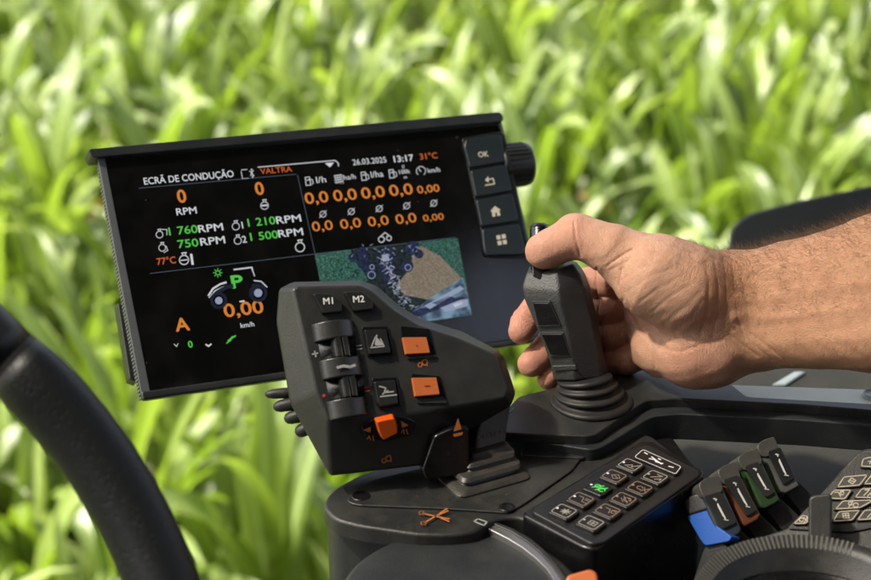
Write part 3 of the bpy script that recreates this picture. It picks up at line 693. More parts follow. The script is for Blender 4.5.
jm = [(*patch(JP, [X5(372, 244), X5(378, 218), X5(398, 242)], h=.0044), 0)]
marks('white_wedge', jm, M['grey_ink'], lever)
# orange push buttons in their recesses
for fr, bt, lip in (([(452, 180), (547, 190), (567, 272), (464, 276)], [(459, 216), (538, 215), (550, 267), (470, 272)], [(470, 277), (566, 272), (572, 282), (476, 288)]),
                    ([(488, 334), (580, 342), (606, 428), (500, 414)], [(490, 346), (570, 345), (581, 401), (500, 408)], [(500, 414), (590, 407), (606, 430), (508, 430)])):
    jp('button_recess', [X5(*p) for p in fr], -.001, .0008, 'black', r=.0008, bev=.0004)
    ob = jp('orange_button', [X5(*p) for p in bt], .0006, .0040, 'orange', r=.0006, bev=.0007, top_in=.0004)
    jp('recess_lip', [X5(*p) for p in lip], .0, .0014, 'head', bev=.0004)
marks('button_dot', [(*patch(JP, circ(*X5(505, 243), .9, 8), h=.0043), 0)], M['rust_ink'], lever)
marks('button_dash', [(*stroke(JP, [X5(530, 373), X5(545, 372)], .0006, h=.0043), 0)], M['rust_ink'], lever)
def rings_icon(pl, x, y, s, h): return [(*stroke(pl, circ(x - 2.6 * s, y + .8 * s, 2.2 * s, 10), .0007, h=h, closed=True), 0), (*stroke(pl, circ(x + 2.2 * s, y - 1.6 * s, 2.8 * s, 10), .0007, h=h, closed=True), 0), (*stroke(pl, [(x + 4 * s, y - 5 * s), (x + 5 * s, y + 2 * s)], .0005, h=h), 0)]
marks('orange_symbol', rings_icon(JP, *X5(524, 303), .95, .0003), M['orange_ink'], lever)
# lower slanted facet with the orange rocker
pA, pB, pC, pD = r0[13], r0[11], r1[12], r1[13]
fo = (pA + pB + pC + pD) / 4; fn = (pB - pA).cross(pC - pA)
if fn.dot(CAMLOC - fo) < 0: fn = -fn
fn.normalize(); lift = max((q - fo).dot(fn) for q in (pA, pB, pC, pD))
FPn = Plane(fo + fn * max(.0, lift * .6), fn, JU)
prism('rocker_recess', FPn, [X5(325, 500), X5(372, 480), X5(440, 470), X5(482, 478), X5(505, 492), X5(492, 532), X5(400, 556), X5(340, 545)], -.006, .0012, M['black'], lever, r=.002, bev=.0006)
prism('orange_rocker', FPn, [X5(373, 488), X5(434, 474), X5(446, 500), X5(446, 528), X5(396, 552), X5(384, 530)], .001, .0068, M['orange_hot'], lever, r=.0012, bev=.0012, top_in=.0008)
FM = FPn.up(.0014)
jm = [(*patch(FM, [X5(332, 516), X5(357, 505), X5(356, 524)]), 0), (*patch(FM, [X5(455, 487), X5(478, 500), X5(457, 508)]), 0),
      (*stroke(FM, [X5(345, 545), X5(352, 535), X5(356, 548)], .0006), 0), (*stroke(FM, [X5(364, 535), X5(366, 550)], .0006), 0), (*stroke(FM, [X5(455, 525), X5(462, 513), X5(464, 528)], .0006), 0), (*stroke(FM, [X5(472, 515), X5(476, 528)], .0006), 0)]
marks('orange_symbol', jm, M['orange_ink'], lever)
marks('orange_symbol', rings_icon(FPn.up(.0006), 386.5, 460, .95, .0003), M['orange_ink'], lever)
# thumb rest under the head, with its orange mark
TG = Plane(JP.hit(450, 450, -.012), (jn + Vector((0, -.35, -.35))).normalized(), JU)
prism('release_trigger', TG, [(434, 436), (452, 428), (469, 427), (470, 473), (426, 481), (422, 470)], -.022, .002, M['black'], lever, r=.0025, bev=.0018)
gp = FPn.up(.0055)
marks('orange_symbol', [(*patch(TG, [(458, 418), (461.5, 429), (453.6, 431.5)], h=.006), 0), (*patch(TG, [(453, 434.2), (463, 432), (462, 435), (454, 437)], h=.006), 0)], M['orange_ink'], lever)
# ribbed switches at the back of the head
for (x0, y0, x1, y1, r) in ((262, 394.5, 300, 392, .0032), (270, 407.5, 305, 401, .0040), (281, 419.5, 312, 412, .0042), (292, 433, 318, 424, .0042)):
    a_ = JP.hit(x0 + 4, y0, -.034); b_ = JP.hit(x1, y1, -.030)
    ax = (a_ - b_).normalized(); L = (a_ - b_).length
    link('rear_switch', lathe(b_, ax, [(r, 0), (r * 1.05, L * .5), (r * .95, L * .8), (r * .7, L * .95), (r * .3, L * 1.02), (.0002, L * 1.03)], 20), M['rubber'], lever)
# stem and bellows
base = CP.hit(479, 475, .0); tp = JP.hit(487, 420, -.030)
def sq_ring(cn, ux, uy, a, b, r=.3):
    rd = rounded([(-a, -b), (a, -b), (a, b), (-a, b)], min(a, b) * r)
    return [cn + ux * p + uy * q for p, q in rd]
sa = math.radians(28); ux0 = Vector((math.cos(sa), math.sin(sa), 0)); uy0 = Vector((-math.sin(sa), math.cos(sa), 0))
rings = []
prof = [(0, .0262, .0222), (.0028, .0262, .0222), (.0045, .0235, .0195), (.0052, .0190, .0155), (.0075, .0186, .0152), (.0080, .0212, .0176), (.0110, .0206, .0170), (.0120, .0160, .0132), (.0145, .0156, .0128), (.0150, .0176, .0146), (.0178, .0170, .0140), (.0186, .0132, .0108), (.0215, .0126, .0102)]
ax = (tp - base).normalized()
for h, a, b in prof: rings.append(sq_ring(base + Vector((0, 0, min(h, .006))) + ax * max(0, h - .006) * 1.0, ux0, uy0, a, b))
link('bellows', mesh_of(*loft(rings)), M['rubber_dusty'], lever, smooth=False); bevel(bpy.data.objects['bellows'], .0006, 3, 25)
rings = [sq_ring(base + ax * h, ux0, uy0, a, b, .25) for h, a, b in ((.020, .0112, .0088), (.030, .0108, .0085), (.052, .0112, .0088), (.057, .0112, .0088))]
stem = link('stem', mesh_of(*loft(rings)), M['stem'], lever); bevel(stem, .001, 3)
# raised maker's lettering on the stem side facing the viewer
sn = (-uy0).normalized(); sp = Plane(base + ax * .03 + sn * .0090, sn, ux0)
text('stem_lettering', 'VALTRA', sp, 478, 441, .0040, M['dark_ink'], stem, .03, .0004, sx=.93)

# ================================================================== HELD JOYSTICK
jb = PP.hit(592, 402)
jst = thing('hydraulic_joystick', 'slim speckled grey joystick gripped by the hand, two square keys on its front', 'joystick', jb)
prof = [(.0268, 0), (.0268, .0018), (.0262, .0027), (.0250, .0031), (.0212, .0033), (.0208, .0052), (.0226, .0056), (.0229, .0074), (.0222, .0083), (.0186, .0086), (.0184, .0104), (.0200, .0108), (.0203, .0126), (.0197, .0134), (.0168, .0137), (.0165, .0155), (.0180, .0160), (.0182, .0180), (.0170, .0190)]
gt = at(556, 290, 1.120)      # top of the grip
ax = (gt - (jb + Vector((0, 0, .01)))).normalized()
bl = []
for r_, h_ in prof:
    h_ *= .72
    cc_ = jb + ax * (h_ / max(.2, ax.z)) * .8 + Vector((0, 0, h_ * .2)); nb = (Vector((0, 0, 1)) * (1 - h_ / .0190 * .6) + ax * (h_ / .0190 * .6)).normalized()
    e1 = (RT - nb * RT.dot(nb)).normalized(); e2 = nb.cross(e1); bl.append([cc_ + (e1 * math.cos(2 * math.pi * k / 64) + e2 * math.sin(2 * math.pi * k / 64)) * r_ for k in range(64)])
link('bellows', mesh_of(*loft(bl)), M['rubber'], jst)
# grip: seven-sided tapering body, lofted through rings of (pixel, depth)
DG = 1.105
def gring(rows): return [at(x, y, d) for x, y, d in rows]
G = [gring([(553.5, 381, 1.110), (575, 381, 1.101), (600, 378, 1.106), (609, 374, 1.120), (603, 371, 1.140), (580, 371, 1.145), (558, 374, 1.135)]),
     gring([(550, 362, 1.108), (574, 364, 1.098), (597, 354, 1.106), (603, 350, 1.120), (598, 348, 1.140), (575, 346, 1.145), (553, 353, 1.130)]),
     gring([(538, 331, 1.106), (568, 333, 1.095), (592, 322, 1.104), (597, 318, 1.118), (592, 316, 1.138), (566, 314, 1.142), (541, 321, 1.128)]),
     gring([(524.5, 300, 1.105), (560.5, 303, 1.093), (585, 290, 1.102), (590, 286, 1.116), (585, 284, 1.134), (556, 282, 1.138), (528, 290, 1.126)]),
     gring([(522, 287, 1.105), (559, 291, 1.093), (580, 274, 1.102), (584, 271, 1.116), (578, 268, 1.132), (552, 267, 1.136), (526, 277, 1.126)]),
     gring([(526.5, 273, 1.108), (557, 272, 1.097), (573, 263, 1.104), (576, 261, 1.114), (571, 260, 1.128), (552, 259, 1.132), (530, 265, 1.124)])]
grip = link('grip', mesh_of(*loft(G)), M['grip'], jst); bevel(grip, .0016, 4, 14)
gn = (G[3][0] - G[1][0]).cross(G[3][1] - G[1][0]); 
if gn.dot(CAMLOC - G[2][0]) < 0: gn = -gn
gpt = (G[3][0] + G[3][1] + G[1][0] + G[1][1] + G[2][0] + G[2][1]) / 6
GPn = Plane(gpt + gn.normalized() * .0006, gn, G[3][1] - G[3][0])
for pxs in ([(532.8, 302.8), (549, 303), (559, 325), (538, 325.6)], [(541, 334), (562, 334), (569, 355.5), (550.5, 355.5)]):
    prism('key_frame', GPn, [((x - sum(p[0] for p in pxs) / 4) * 1.14 + sum(p[0] for p in pxs) / 4, (y - sum(p[1] for p in pxs) / 4) * 1.14 + sum(p[1] for p in pxs) / 4) for x, y in pxs], -.003, .0009, M['grip'], jst, r=.0008, bev=.0004)
    prism('square_key', GPn, pxs, -.001, .0018, M['black'], jst, r=.0008, bev=.0005, top_in=.0003)
    marks('key_edge', [(*stroke(GPn, [pxs[3], pxs[2]], .0004, h=.0010), 0)], M['metal'], jst)
prism('collar', GPn, [(552, 366), (575, 365), (577, 370), (554, 371.5)], -.004, .0010, M['grip'], jst, bev=.0006)
# roller lever standing up from the top of the grip, pushed by the thumb
rl = [at(541, 276, 1.112), at(540, 262, 1.117), at(540, 244, 1.121), at(539.5, 229, 1.123), at(539.5, 224, 1.1235)]
link('thumb_lever', tube_mesh(rl, [.0062, .0065, .0068, .0064, .0046], 20), M['black'], jst)
marks('lever_groove', [(*stroke(Plane(at(540, 235, 1.116), CAMLOC - at(540, 235, 1.116), RT), [(530 + .4 * k, 226.5 + 3 * k), (549 + .2 * k, 225 + 3 * k)], .0005), 0) for k in range(1)], M['satin'], jst)
prism('slot', Plane(at(540, 272, 1.103), CAMLOC - at(540, 272, 1.103) + Vector((0, 0, .6)), RT), [(532, 265), (549, 263), (548, 277), (540, 279.5), (533, 275)], -.004, .0004, M['black'], jst, bev=.0005)
# ================================================================== COLOURED FINGERTIP LEVERS
X3 = lambda X, Y: (640 + X / 3.623, 420 + Y / 3.623)
LEV = [([(214, 236), (285, 208), (372, 400), (358, 418), (305, 436), (290, 428)], [(240, 282), (290, 264), (340, 368), (300, 388)], 'blue_dull', 'blue',
        'blue fingertip lever nearest the keypad, its blue side facing left'),
       ([(283, 190), (345, 160), (440, 345), (430, 362), (385, 386), (372, 378)], [(312, 222), (358, 206), (415, 322), (385, 342)], 'brown', 'brown',
        'orange-brown edged fingertip lever between the blue and the green one'),
       ([(355, 142), (425, 112), (508, 290), (498, 300), (455, 322), (440, 314)], [(388, 172), (430, 156), (480, 258), (455, 275)], 'green', 'green',
        'green edged fingertip lever between the orange-brown and the grey one'),
       ([(425, 97), (487, 70), (577, 236), (570, 244), (528, 266), (515, 258)], [(470, 120), (510, 104), (555, 205), (520, 228)], 'grey', 'grey',
        'pale grey edged fingertip lever, farthest right of the four coloured ones')]
for i, (outl, inner, cm, sm, lab) in enumerate(LEV):
    ctr = at(*X3(sum(p[0] for p in outl) / 6, sum(p[1] for p in outl) / 6), 1.022 + .014 * i)
    nrm = (CAMLOC - ctr).normalized() + Vector((.50, 0, .38))
    Lp = Plane(ctr, nrm, at(*X3(outl[1][0], outl[1][1]), 1) - at(*X3(outl[0][0], outl[0][1]), 1))
    body_c = Lp.w(0, -.03, -.03)
    t = thing('fingertip_lever', lab, 'lever', Vector((ctr.x, ctr.y, Z0 - .04)), 'coloured fingertip levers')
    prism('lever_cap', Lp, [X3(*p) for p in outl], -.006, 0, M[cm], t, r=.0022, bev=.0018, hpix=0)
    prism('lever_body', Lp, [X3(x + (6 if x > 400 else 0), y) for x, y in outl], -.022, -.0058, M['satin'], t, r=.0022, bev=.0012, hpix=-.004)
    sh = [(outl[5][0] - 4, outl[5][1] - 14), (outl[3][0], outl[3][1] - 26), (outl[3][0] + 92, outl[3][1] + 60), (outl[5][0] + 80, outl[5][1] + 90)]
    prism('lever_shank', Lp, [X3(*p) for p in sh], -.03, -.010, M['rubber'], t, r=.002, bev=.0015, hpix=-.010)
    # rounded grey tip folded over the upper end
    a, b = Vector(outl[0]), Vector(outl[1]); d = Vector((outl[5][0] - outl[0][0], outl[5][1] - outl[0][1])) * .26
    prism('grey_tip', Lp, [X3(*p) for p in ((a.x - 4, a.y - 3), (a.x + (b.x - a.x) * .35, a.y - 26), (b.x, b.y - 10), (b.x + 4, b.y), (b.x + d.x, b.y + d.y), (a.x + d.x, a.y + d.y))], -.016, .0012, M['tip'], t, r=.0030, bev=.0024)
    prism('printed_insert', Lp, [X3(i_x + (p[0] - i_x) * 1.22, i_y + (p[1] - i_y) * 1.12) for i_x, i_y in [(sum(q[0] for q in inner) / 4, sum(q[1] for q in inner) / 4)] for p in inner], 0, .0014, M['satin' if i == 3 else 'head'], t, r=.0015, bev=.0005)
    ic_ = sum((Vector(q) for q in inner), Vector((0, 0))) / 4
    u0 = Vector(inner[0]) * .5 + Vector(inner[1]) * .5; u1 = Vector(inner[2]) * .5 + Vector(inner[3]) * .5; T = lambda s, o=0: X3(u0.x + (u1.x - u0.x) * s + o, u0.y + (u1.y - u0.y) * s)
    wm = [(*stroke(Lp, [T(.30), T(.80)], .0009, h=.0015), 0), (*stroke(Lp, [T(.36, -4), T(.74, -4)], .0003, h=.0015), 0), (*stroke(Lp, [T(.12, -5), T(.14, 5)], .0006, h=.0015), 0), (*stroke(Lp, [T(.1, 0), T(.2, 0)], .0005, h=.0015), 0), (*stroke(Lp, [T(.84, -6), T(.86, 7)], .0005, h=.0015), 0)]
    marks('white_symbol', wm, M['white_ink'], t)
    # ribbed dark shank running down and right under the cap
    e = Vector(outl[4]) * .5 + Vector(outl[3]) * .5 * 1
    e = (Vector(outl[3]) + Vector(outl[5])) / 2
    for k in range(4):
        q = [(e.x - 36 + 20 * k, e.y - 2 + 18 * k), (e.x + 24 + 18 * k, e.y - 28 + 15 * k), (e.x + 42 + 18 * k, e.y - 14 + 15 * k), (e.x - 18 + 20 * k, e.y + 16 + 18 * k)]
        prism('shank_rib', Lp, [X3(*p) for p in q], -.03, -.009 - .004 * k, M['rubber'], t, r=.001, bev=.0008, hpix=-.009 - .004 * k)
    if i == 0:
        SP = Plane(Lp.w(*Lp.ab(*X3(250, 380)), -.006), (CAMLOC - ctr).normalized() + Vector((-.55, 0, .1)), RT)
        prism('blue_side', SP, [X3(*p) for p in ((168, 348), (250, 322), (278, 385), (334, 424), (322, 440), (236, 456), (222, 440))], -.012, 0, M['blue'], t, r=.002, bev=.0016)
        prism('dark_front_tip', SP, [X3(*p) for p in ((150, 290), (196, 264), (236, 268), (252, 325), (170, 350))], -.012, .001, M['satin'], t, r=.0025, bev=.002)
        prism('foot', SP, [X3(*p) for p in ((235, 456), (300, 440), (322, 470), (270, 520), (215, 590), (190, 590), (222, 490))], -.02, -.003, M['rubber'], t, r=.003, bev=.003)

# ================================================================== RIGHT CONTROL PANEL WITH DIAL
rc_o = at(810, 560, 1.0)
ZD = 2.765
DP = HZ(ZD)
panel = thing('side_control_panel', 'dark control panel at the lower right with ticked dial, slider and backlit keys', 'control panel', DP.hit(850, 640) + Vector((0, 0, -.2)))
RPn = Plane(at(810, 500, 1.02), (CAMLOC - at(810, 500, 1.02)).normalized() + Vector((-.1, 0, .7)), RT)
body = prism('panel_body', RPn, [(742, 548), (762, 536), (792, 526), (860, 448), (960, 448), (960, 640), (700, 640), (712, 580)], -.10, 0, M['console'], panel, r=.006, bev=.002, hpix=0)
pc = DP.hit(816, 604); Rd = (DP.hit(816, 547) - pc).length
# shiny dial edge and ticked ring
dial = link('dial', lathe(pc + Vector((0, 0, -.02)), (0, 0, 1), [(Rd * 1.03, -.05), (Rd * 1.01, .0005), (Rd * 1.0, .0030), (Rd * .985, .0040), (Rd * .965, .0036), (Rd * .95, .0020), (Rd * .80, .0014), (.001, .0014)], 128), M['black'], panel)
Rt = (HZ(ZD + .001).hit(816, 536) - pc).length
ring = link('ticked_ring', lathe(pc, (0, 0, 1), [(Rd * 1.02, -.05), (Rd * 1.02, -.003), (Rt * .985, 0.0015), (Rt, .001), (Rt * 1.015, -.004), (Rt * 1.015, -.05)], 128), M['console'], panel)
tk = []
DT = HZ(ZD + .0005)
for k in range(64):
    a = math.radians(60 + k * 2.6); d = Vector((math.cos(a), math.sin(a), 0)); s = Vector((-d.y, d.x, 0)); ra, rb = Rd * 1.03, Rt * .985
    V = []
    for r_, z in ((ra, -.0022), (rb, .0020)):
        for w_ in (-.0006, .0006): V += [pc + d * r_ + s * w_ + Vector((0, 0, z - .0015)), pc + d * r_ + s * w_ + Vector((0, 0, z))]
    tk.append((V, [(1, 3, 7, 5), (0, 1, 3, 2), (4, 5, 7, 6), (0, 1, 5, 4), (2, 3, 7, 6)], 0))
marks('tick_marks', tk, M['dim_ink'], ring)
# slider knob
SK = Plane(at(820, 515, .985), (CAMLOC - at(820, 515, .985)).normalized() + Vector((0, 0, .05)), RT)
prism('slider_knob', SK, [X3(612, 282), X3(630, 272), X3(690, 265), X3(697, 285), X3(694, 440), X3(680, 462), X3(640, 462), X3(610, 440)], -.012, 0, M['head'], panel, r=.0022, bev=.0016)
KEYR = [[(795, 172), (803, 140), (845, 132), (880, 134), (880, 176)], [(706, 248), (734, 205), (834, 196), (800, 240)], [(674, 287), (700, 253), (772, 252), (745, 290)], [(772, 284), (800, 248), (870, 246), (850, 286)],
        [(697, 327), (728, 293), (862, 288), (800, 321)], [(692, 371), (716, 331), (803, 325), (772, 366)], [(552, 379), (590, 343), (613, 350), (606, 378)], [(806, 236), (838, 196), (880, 194), (880, 234)], [(780, 366), (810, 326), (880, 322), (880, 360)]]
kpd = prism('panel_keypad', RPn, [X3(*p) for p in [(530, 395), (800, 118), (1000, 110), (1000, 300), (850, 390), (760, 408)]], 0, .0014, M['satin'], panel, r=.003, bev=.0006)
for j, kp in enumerate(KEYR):
    cx_ = sum(p[0] for p in kp) / len(kp); cy_ = sum(p[1] for p in kp) / len(kp)
    ab = [RPn.ab(*X3(*p), .003) for p in kp]; rd = rounded(ab, .0015)
    V, Fc = loft([[RPn.w(a, b, .001) for a, b in rd], [RPn.w(a, b, .0034) for a, b in rd]])
    it = [(V, Fc, 0)]; Kt = RPn.up(.0034); c_ = Vector((sum(a for a, b in ab) / len(ab), sum(b for a, b in ab) / len(ab)))
    rin = [(c_.x + (a - c_.x) * .84, c_.y + (b - c_.y) * .84) for a, b in rd]
    it.append((*stroke(Kt, rin, .00045, h=.0001, closed=True, pix=False), 1))
    for ln in ICON[(j * 3) % 10][:3]:
        it.append((*stroke(Kt, [(c_.x + x * .0055, c_.y + y * .005) for x, y in ln], .00045, h=.0001, pix=False), 1))
    link('key', join_meshes(it), None, kpd, smooth=False, mats=[M['k_panel'], M['k_key2']])
# orange lever tip at the lower edge
ot = prism('orange_tip', Plane(at(582, 580, .93), (CAMLOC - at(582, 580, .93)).normalized() + Vector((0, 0, .4)), RT), [(563, 590), (567, 575), (590, 568.5), (597, 572), (600, 590), (596, 620), (566, 620)], -.02, 0, M['orange'], None, r=.002, bev=.002)
tag(ot, 'orange plastic lever tip peeping up below the keypad', 'lever tip')

# ================================================================== STEERING WHEEL
WD = .70
wc = at(-407, 793, WD); wn = ((CAMLOC - wc).normalized() + Vector((0.05, 0, .10))).normalized()
WPn = Plane(wc, wn, RT)
RW = (Vector(WPn.ab(110, 477))).length * 1.0
wheel = thing('steering_wheel', 'thick black leather steering wheel rim blurred in the left foreground', 'steering wheel', wc)
def leather():
    m = mat('perforated_leather', (.007, .008, .009), .44, .35, 0); nt = m.node_tree; L = nt.links; b = nt.nodes['Principled BSDF']
    tc = nt.nodes.new('ShaderNodeTexCoord'); v = nt.nodes.new('ShaderNodeTexVoronoi'); v.inputs['Scale'].default_value = 300; v.feature = 'F1'
    n = nt.nodes.new('ShaderNodeTexNoise'); n.inputs['Scale'].default_value = 700
    L.new(tc.outputs['Object'], v.inputs['Vector']); L.new(tc.outputs['Object'], n.inputs['Vector'])
    r = nt.nodes.new('ShaderNodeMapRange'); r.inputs['From Min'].default_value = .1; r.inputs['From Max'].default_value = .35; L.new(v.outputs['Distance'], r.inputs['Value'])
    ad = nt.nodes.new('ShaderNodeMath'); ad.operation = 'ADD'; L.new(r.outputs['Result'], ad.inputs[0]); L.new(n.outputs['Fac'], ad.inputs[1])
    bp = nt.nodes.new('ShaderNodeBump'); bp.inputs['Strength'].default_value = .20; bp.inputs['Distance'].default_value = .0014
    L.new(ad.outputs[0], bp.inputs['Height']); L.new(bp.outputs['Normal'], b.inputs['Normal'])
    return m
M['leather'] = leather()
rt = .0187
def rim(a0, a1, name, m, rad, par, n=60, ends=True):
    rings = []
    for k in range(n + 1):
        a = math.radians(a0 + (a1 - a0) * k / n); d = WPn.u * math.cos(a) + WPn.v * math.sin(a); c_ = wc + d * RW
        e_ = 0 if not ends else max(0, 1 - min(k, n - k) / 2.0)
        rr_ = rad * (1 - .10 * e_)
        rings.append([c_ + d * rr_ * .96 * math.cos(2 * math.pi * j / 32) + WPn.n * rr_ * 1.08 * math.sin(2 * math.pi * j / 32) for j in range(32)])
    return link(name, mesh_of(*loft(rings)), m, par)
seam = 46.5
A_ = WPn.ab(20, 352); seam = math.degrees(math.atan2(A_[1], A_[0]))
rim(seam - 150, seam - .35, 'rim_leather', M['leather'], rt, wheel, 90)
rim(seam + .35, seam + 208, 'rim_grip', M['satin'], rt * 1.0, wheel, 100)
rim(seam - 1, seam + 1, 'rim_seam', M['rubber'], rt * .90, wheel, 4, False)
link('hub', lathe(wc - WPn.n * .06, WPn.n, [(.05, 0), (.062, .02), (.06, .045), (.045, .056), (.001, .06)], 48), M['satin'], wheel)
for a in (200, 330, 95):
    a = math.radians(a); d = WPn.u * math.cos(a) + WPn.v * math.sin(a)
    link('spoke', tube_mesh([wc + d * .03 - WPn.n * .03, wc + d * RW * .5 - WPn.n * .02, wc + d * (RW - .005)], [.018, .013, .011], 16, 1.0), M['satin'], wheel)
link('column', tube_mesh([wc - WPn.n * .05, wc - WPn.n * .20 + Vector((0, .06, -.05)), wc - WPn.n * .30 + Vector((0, .14, -.3))], [.035, .045, .05], 24), M['console_side'], wheel)
# tip of the stalk that shows at the left edge
st_ = tube_mesh([at(-120, 165, .9), at(-60, 148, .9), at(-12, 134, .9), at(-1.5, 130.5, .9)], [.003, .0035, .0042, .0030], 14)
sk = link('stalk_switch', st_, M['satin'], None); tag(sk, 'small dark stalk end at the left edge of the view', 'stalk')

# ================================================================== CAB ROOF (above the view, added to shade the controls)
cab = thing('tractor_cab', 'unseen tractor cab shell of dark lining, added round and above the controls for shade', 'tractor cab', (0, 0, 1.9))
def cab_box(name, x0, x1, y0, y1, z0, z1):
    v = [Vector((x, y, z)) for z in (z0, z1) for x, y in ((x0, y0), (x1, y0), (x1, y1), (x0, y1))]
    o = link(name, mesh_of(v, [(0, 1, 2, 3), (4, 5, 6, 7), (0, 1, 5, 4), (1, 2, 6, 5), (2, 3, 7, 6), (3, 0, 4, 7)]), M['roof'], cab); bevel(o, .02, 4)
rp = []
for x0, x1, y0, y1 in ((-1.55, -1.40, -1.2, 2.0), (-1.40, -.15, -1.2, -.1), (-1.40, -.15, 1.3, 2.0), (-.15, 1.11, -1.2, 2.0), (1.11, 1.52, -1.2, .38), (1.11, 1.52, .635, 2.0), (1.52, 1.6, -1.2, 2.0)):  # right-hand gap shaped to put a sky reflection on the screen
    v = [Vector((x, y, z)) for z in (3.95, 3.98) for x, y in ((x0, y0), (x1, y0), (x1, y1), (x0, y1))]
    rp.append((v, [(0, 3, 2, 1), (4, 5, 6, 7), (0, 1, 5, 4), (1, 2, 6, 5), (2, 3, 7, 6), (3, 0, 4, 7)], 0))
link('roof', join_meshes(rp), M['roof'], cab, smooth=False)
def tinted():
    m = bpy.data.materials.new('sun_dimming_glass'); m.use_nodes = True; nt = m.node_tree; L = nt.links; out = nt.nodes['Material Output']
    nt.nodes.remove(nt.nodes['Principled BSDF'])
    t = nt.nodes.new('ShaderNodeBsdfTransparent'); t.inputs['Color'].default_value = (.275, .265, .24, 1); g = nt.nodes.new('ShaderNodeBsdfGlossy'); g.inputs['Roughness'].default_value = .02
    f = nt.nodes.new('ShaderNodeFresnel'); f.inputs['IOR'].default_value = 1.45; ms = nt.nodes.new('ShaderNodeMixShader')
    L.new(f.outputs[0], ms.inputs[0]); L.new(t.outputs[0], ms.inputs[1]); L.new(g.outputs[0], ms.inputs[2]); L.new(ms.outputs[0], out.inputs['Surface']); return m
link('added_sun_hatch', mesh_of([(-1.39, -.09, 3.965), (-.16, -.09, 3.965), (-.16, 1.29, 3.965), (-1.39, 1.29, 3.965)], [(0, 1, 2, 3)]), tinted(), cab, smooth=False)  # unseen hatch added to let dimmed sunlight on to hand and controls
cab_box('rear_light_block', -1.55, 1.5, -1.22, -1.12, 1.8, 3.94)  # unseen wall added to keep sky light from coming in behind
cab_box('floor', -1.4, 1.4, -1.1, 1.1, 1.8, 1.9)
cab_box('door_panel', 1.30, 1.38, -1.1, 1.0, 1.91, 3.0)
for x in (-1.5, 1.42): cab_box('rear_pillar', x, x + .07, -1.1, -.75, 1.91, 3.94)
# ================================================================== HAND AND FOREARM
# modelled as one continuous surface: blended round cones placed joint by joint, creases carved in, then meshed
CR = np.array([[*RT], [*UP], [*(-FW)]])                # rows: camera right, up, back in world axes
def camp(px, py, d): return np.array([(px - CX) / FPX * d, -(py - CY) / FPX * d, -d])
def rcone(P, a, ra, b, rb):
    ba = b - a; L2 = ba @ ba; t = np.clip((P - a) @ ba / L2, 0, 1)
    return np.linalg.norm(P - a - t[:, None] * ba, axis=1) - (ra + (rb - ra) * t)
def smin(a, b, k):
    h = np.clip(.5 + .5 * (b - a) / k, 0, 1); return b + (a - b) * h - k * h * (1 - h)
def chain(P, pts, k=.003):
    d = None
    for p, q in zip(pts[:-1], pts[1:]):
        e = rcone(P, camp(*p[:3]), p[3] * p[2] / FPX, camp(*q[:3]), q[3] * q[2] / FPX)
        d = e if d is None else smin(d, e, k)
    return d
FING = [
 [(652, 266, 1.142, 18), (614, 282, 1.144, 17.5), (592, 284, 1.153, 16.5), (562, 284, 1.166, 14.5), (539, 302, 1.152, 13.5), (525, 322, 1.132, 14), (521, 331, 1.127, 13)],
 [(648, 296, 1.148, 18), (612, 309, 1.148, 17), (592, 312, 1.154, 16), (566, 318, 1.166, 14.5), (552, 340, 1.152, 13.5), (538, 357, 1.134, 14), (531, 364, 1.130, 13.5)],
 [(648, 324, 1.148, 17), (614, 336, 1.148, 15.5), (597, 339, 1.154, 15), (573, 347, 1.164, 13.5), (563, 363, 1.150, 12.5), (552, 375, 1.138, 12), (548, 379, 1.134, 11)],
 [(655, 348, 1.140, 16), (627, 361, 1.142, 13.5), (608, 362, 1.150, 12.5), (588, 364, 1.158, 11.5), (574, 373, 1.150, 10.5), (568, 377, 1.144, 9.5)]]
THUMB = [(632, 262, 1.092, 29), (612, 250, 1.092, 25.5), (596, 243, 1.094, 22), (578, 236.5, 1.097, 21.2), (563, 242, 1.099, 18.8), (547, 249.5, 1.102, 18.2), (541.5, 251.5, 1.103, 16.5)]
ARM_T = [(712, 292, 1.112, 36), (738, 290, 1.108, 37.5), (790, 284, 1.092, 41), (880, 262, 1.055, 47), (1000, 232, 1.00, 54), (1240, 190, .90, 60)]
ARM_B = [(722, 334, 1.110, 33), (764, 333, 1.098, 35), (871, 325, 1.060, 45.5), (1000, 322, 1.00, 54), (1240, 330, .90, 60)]
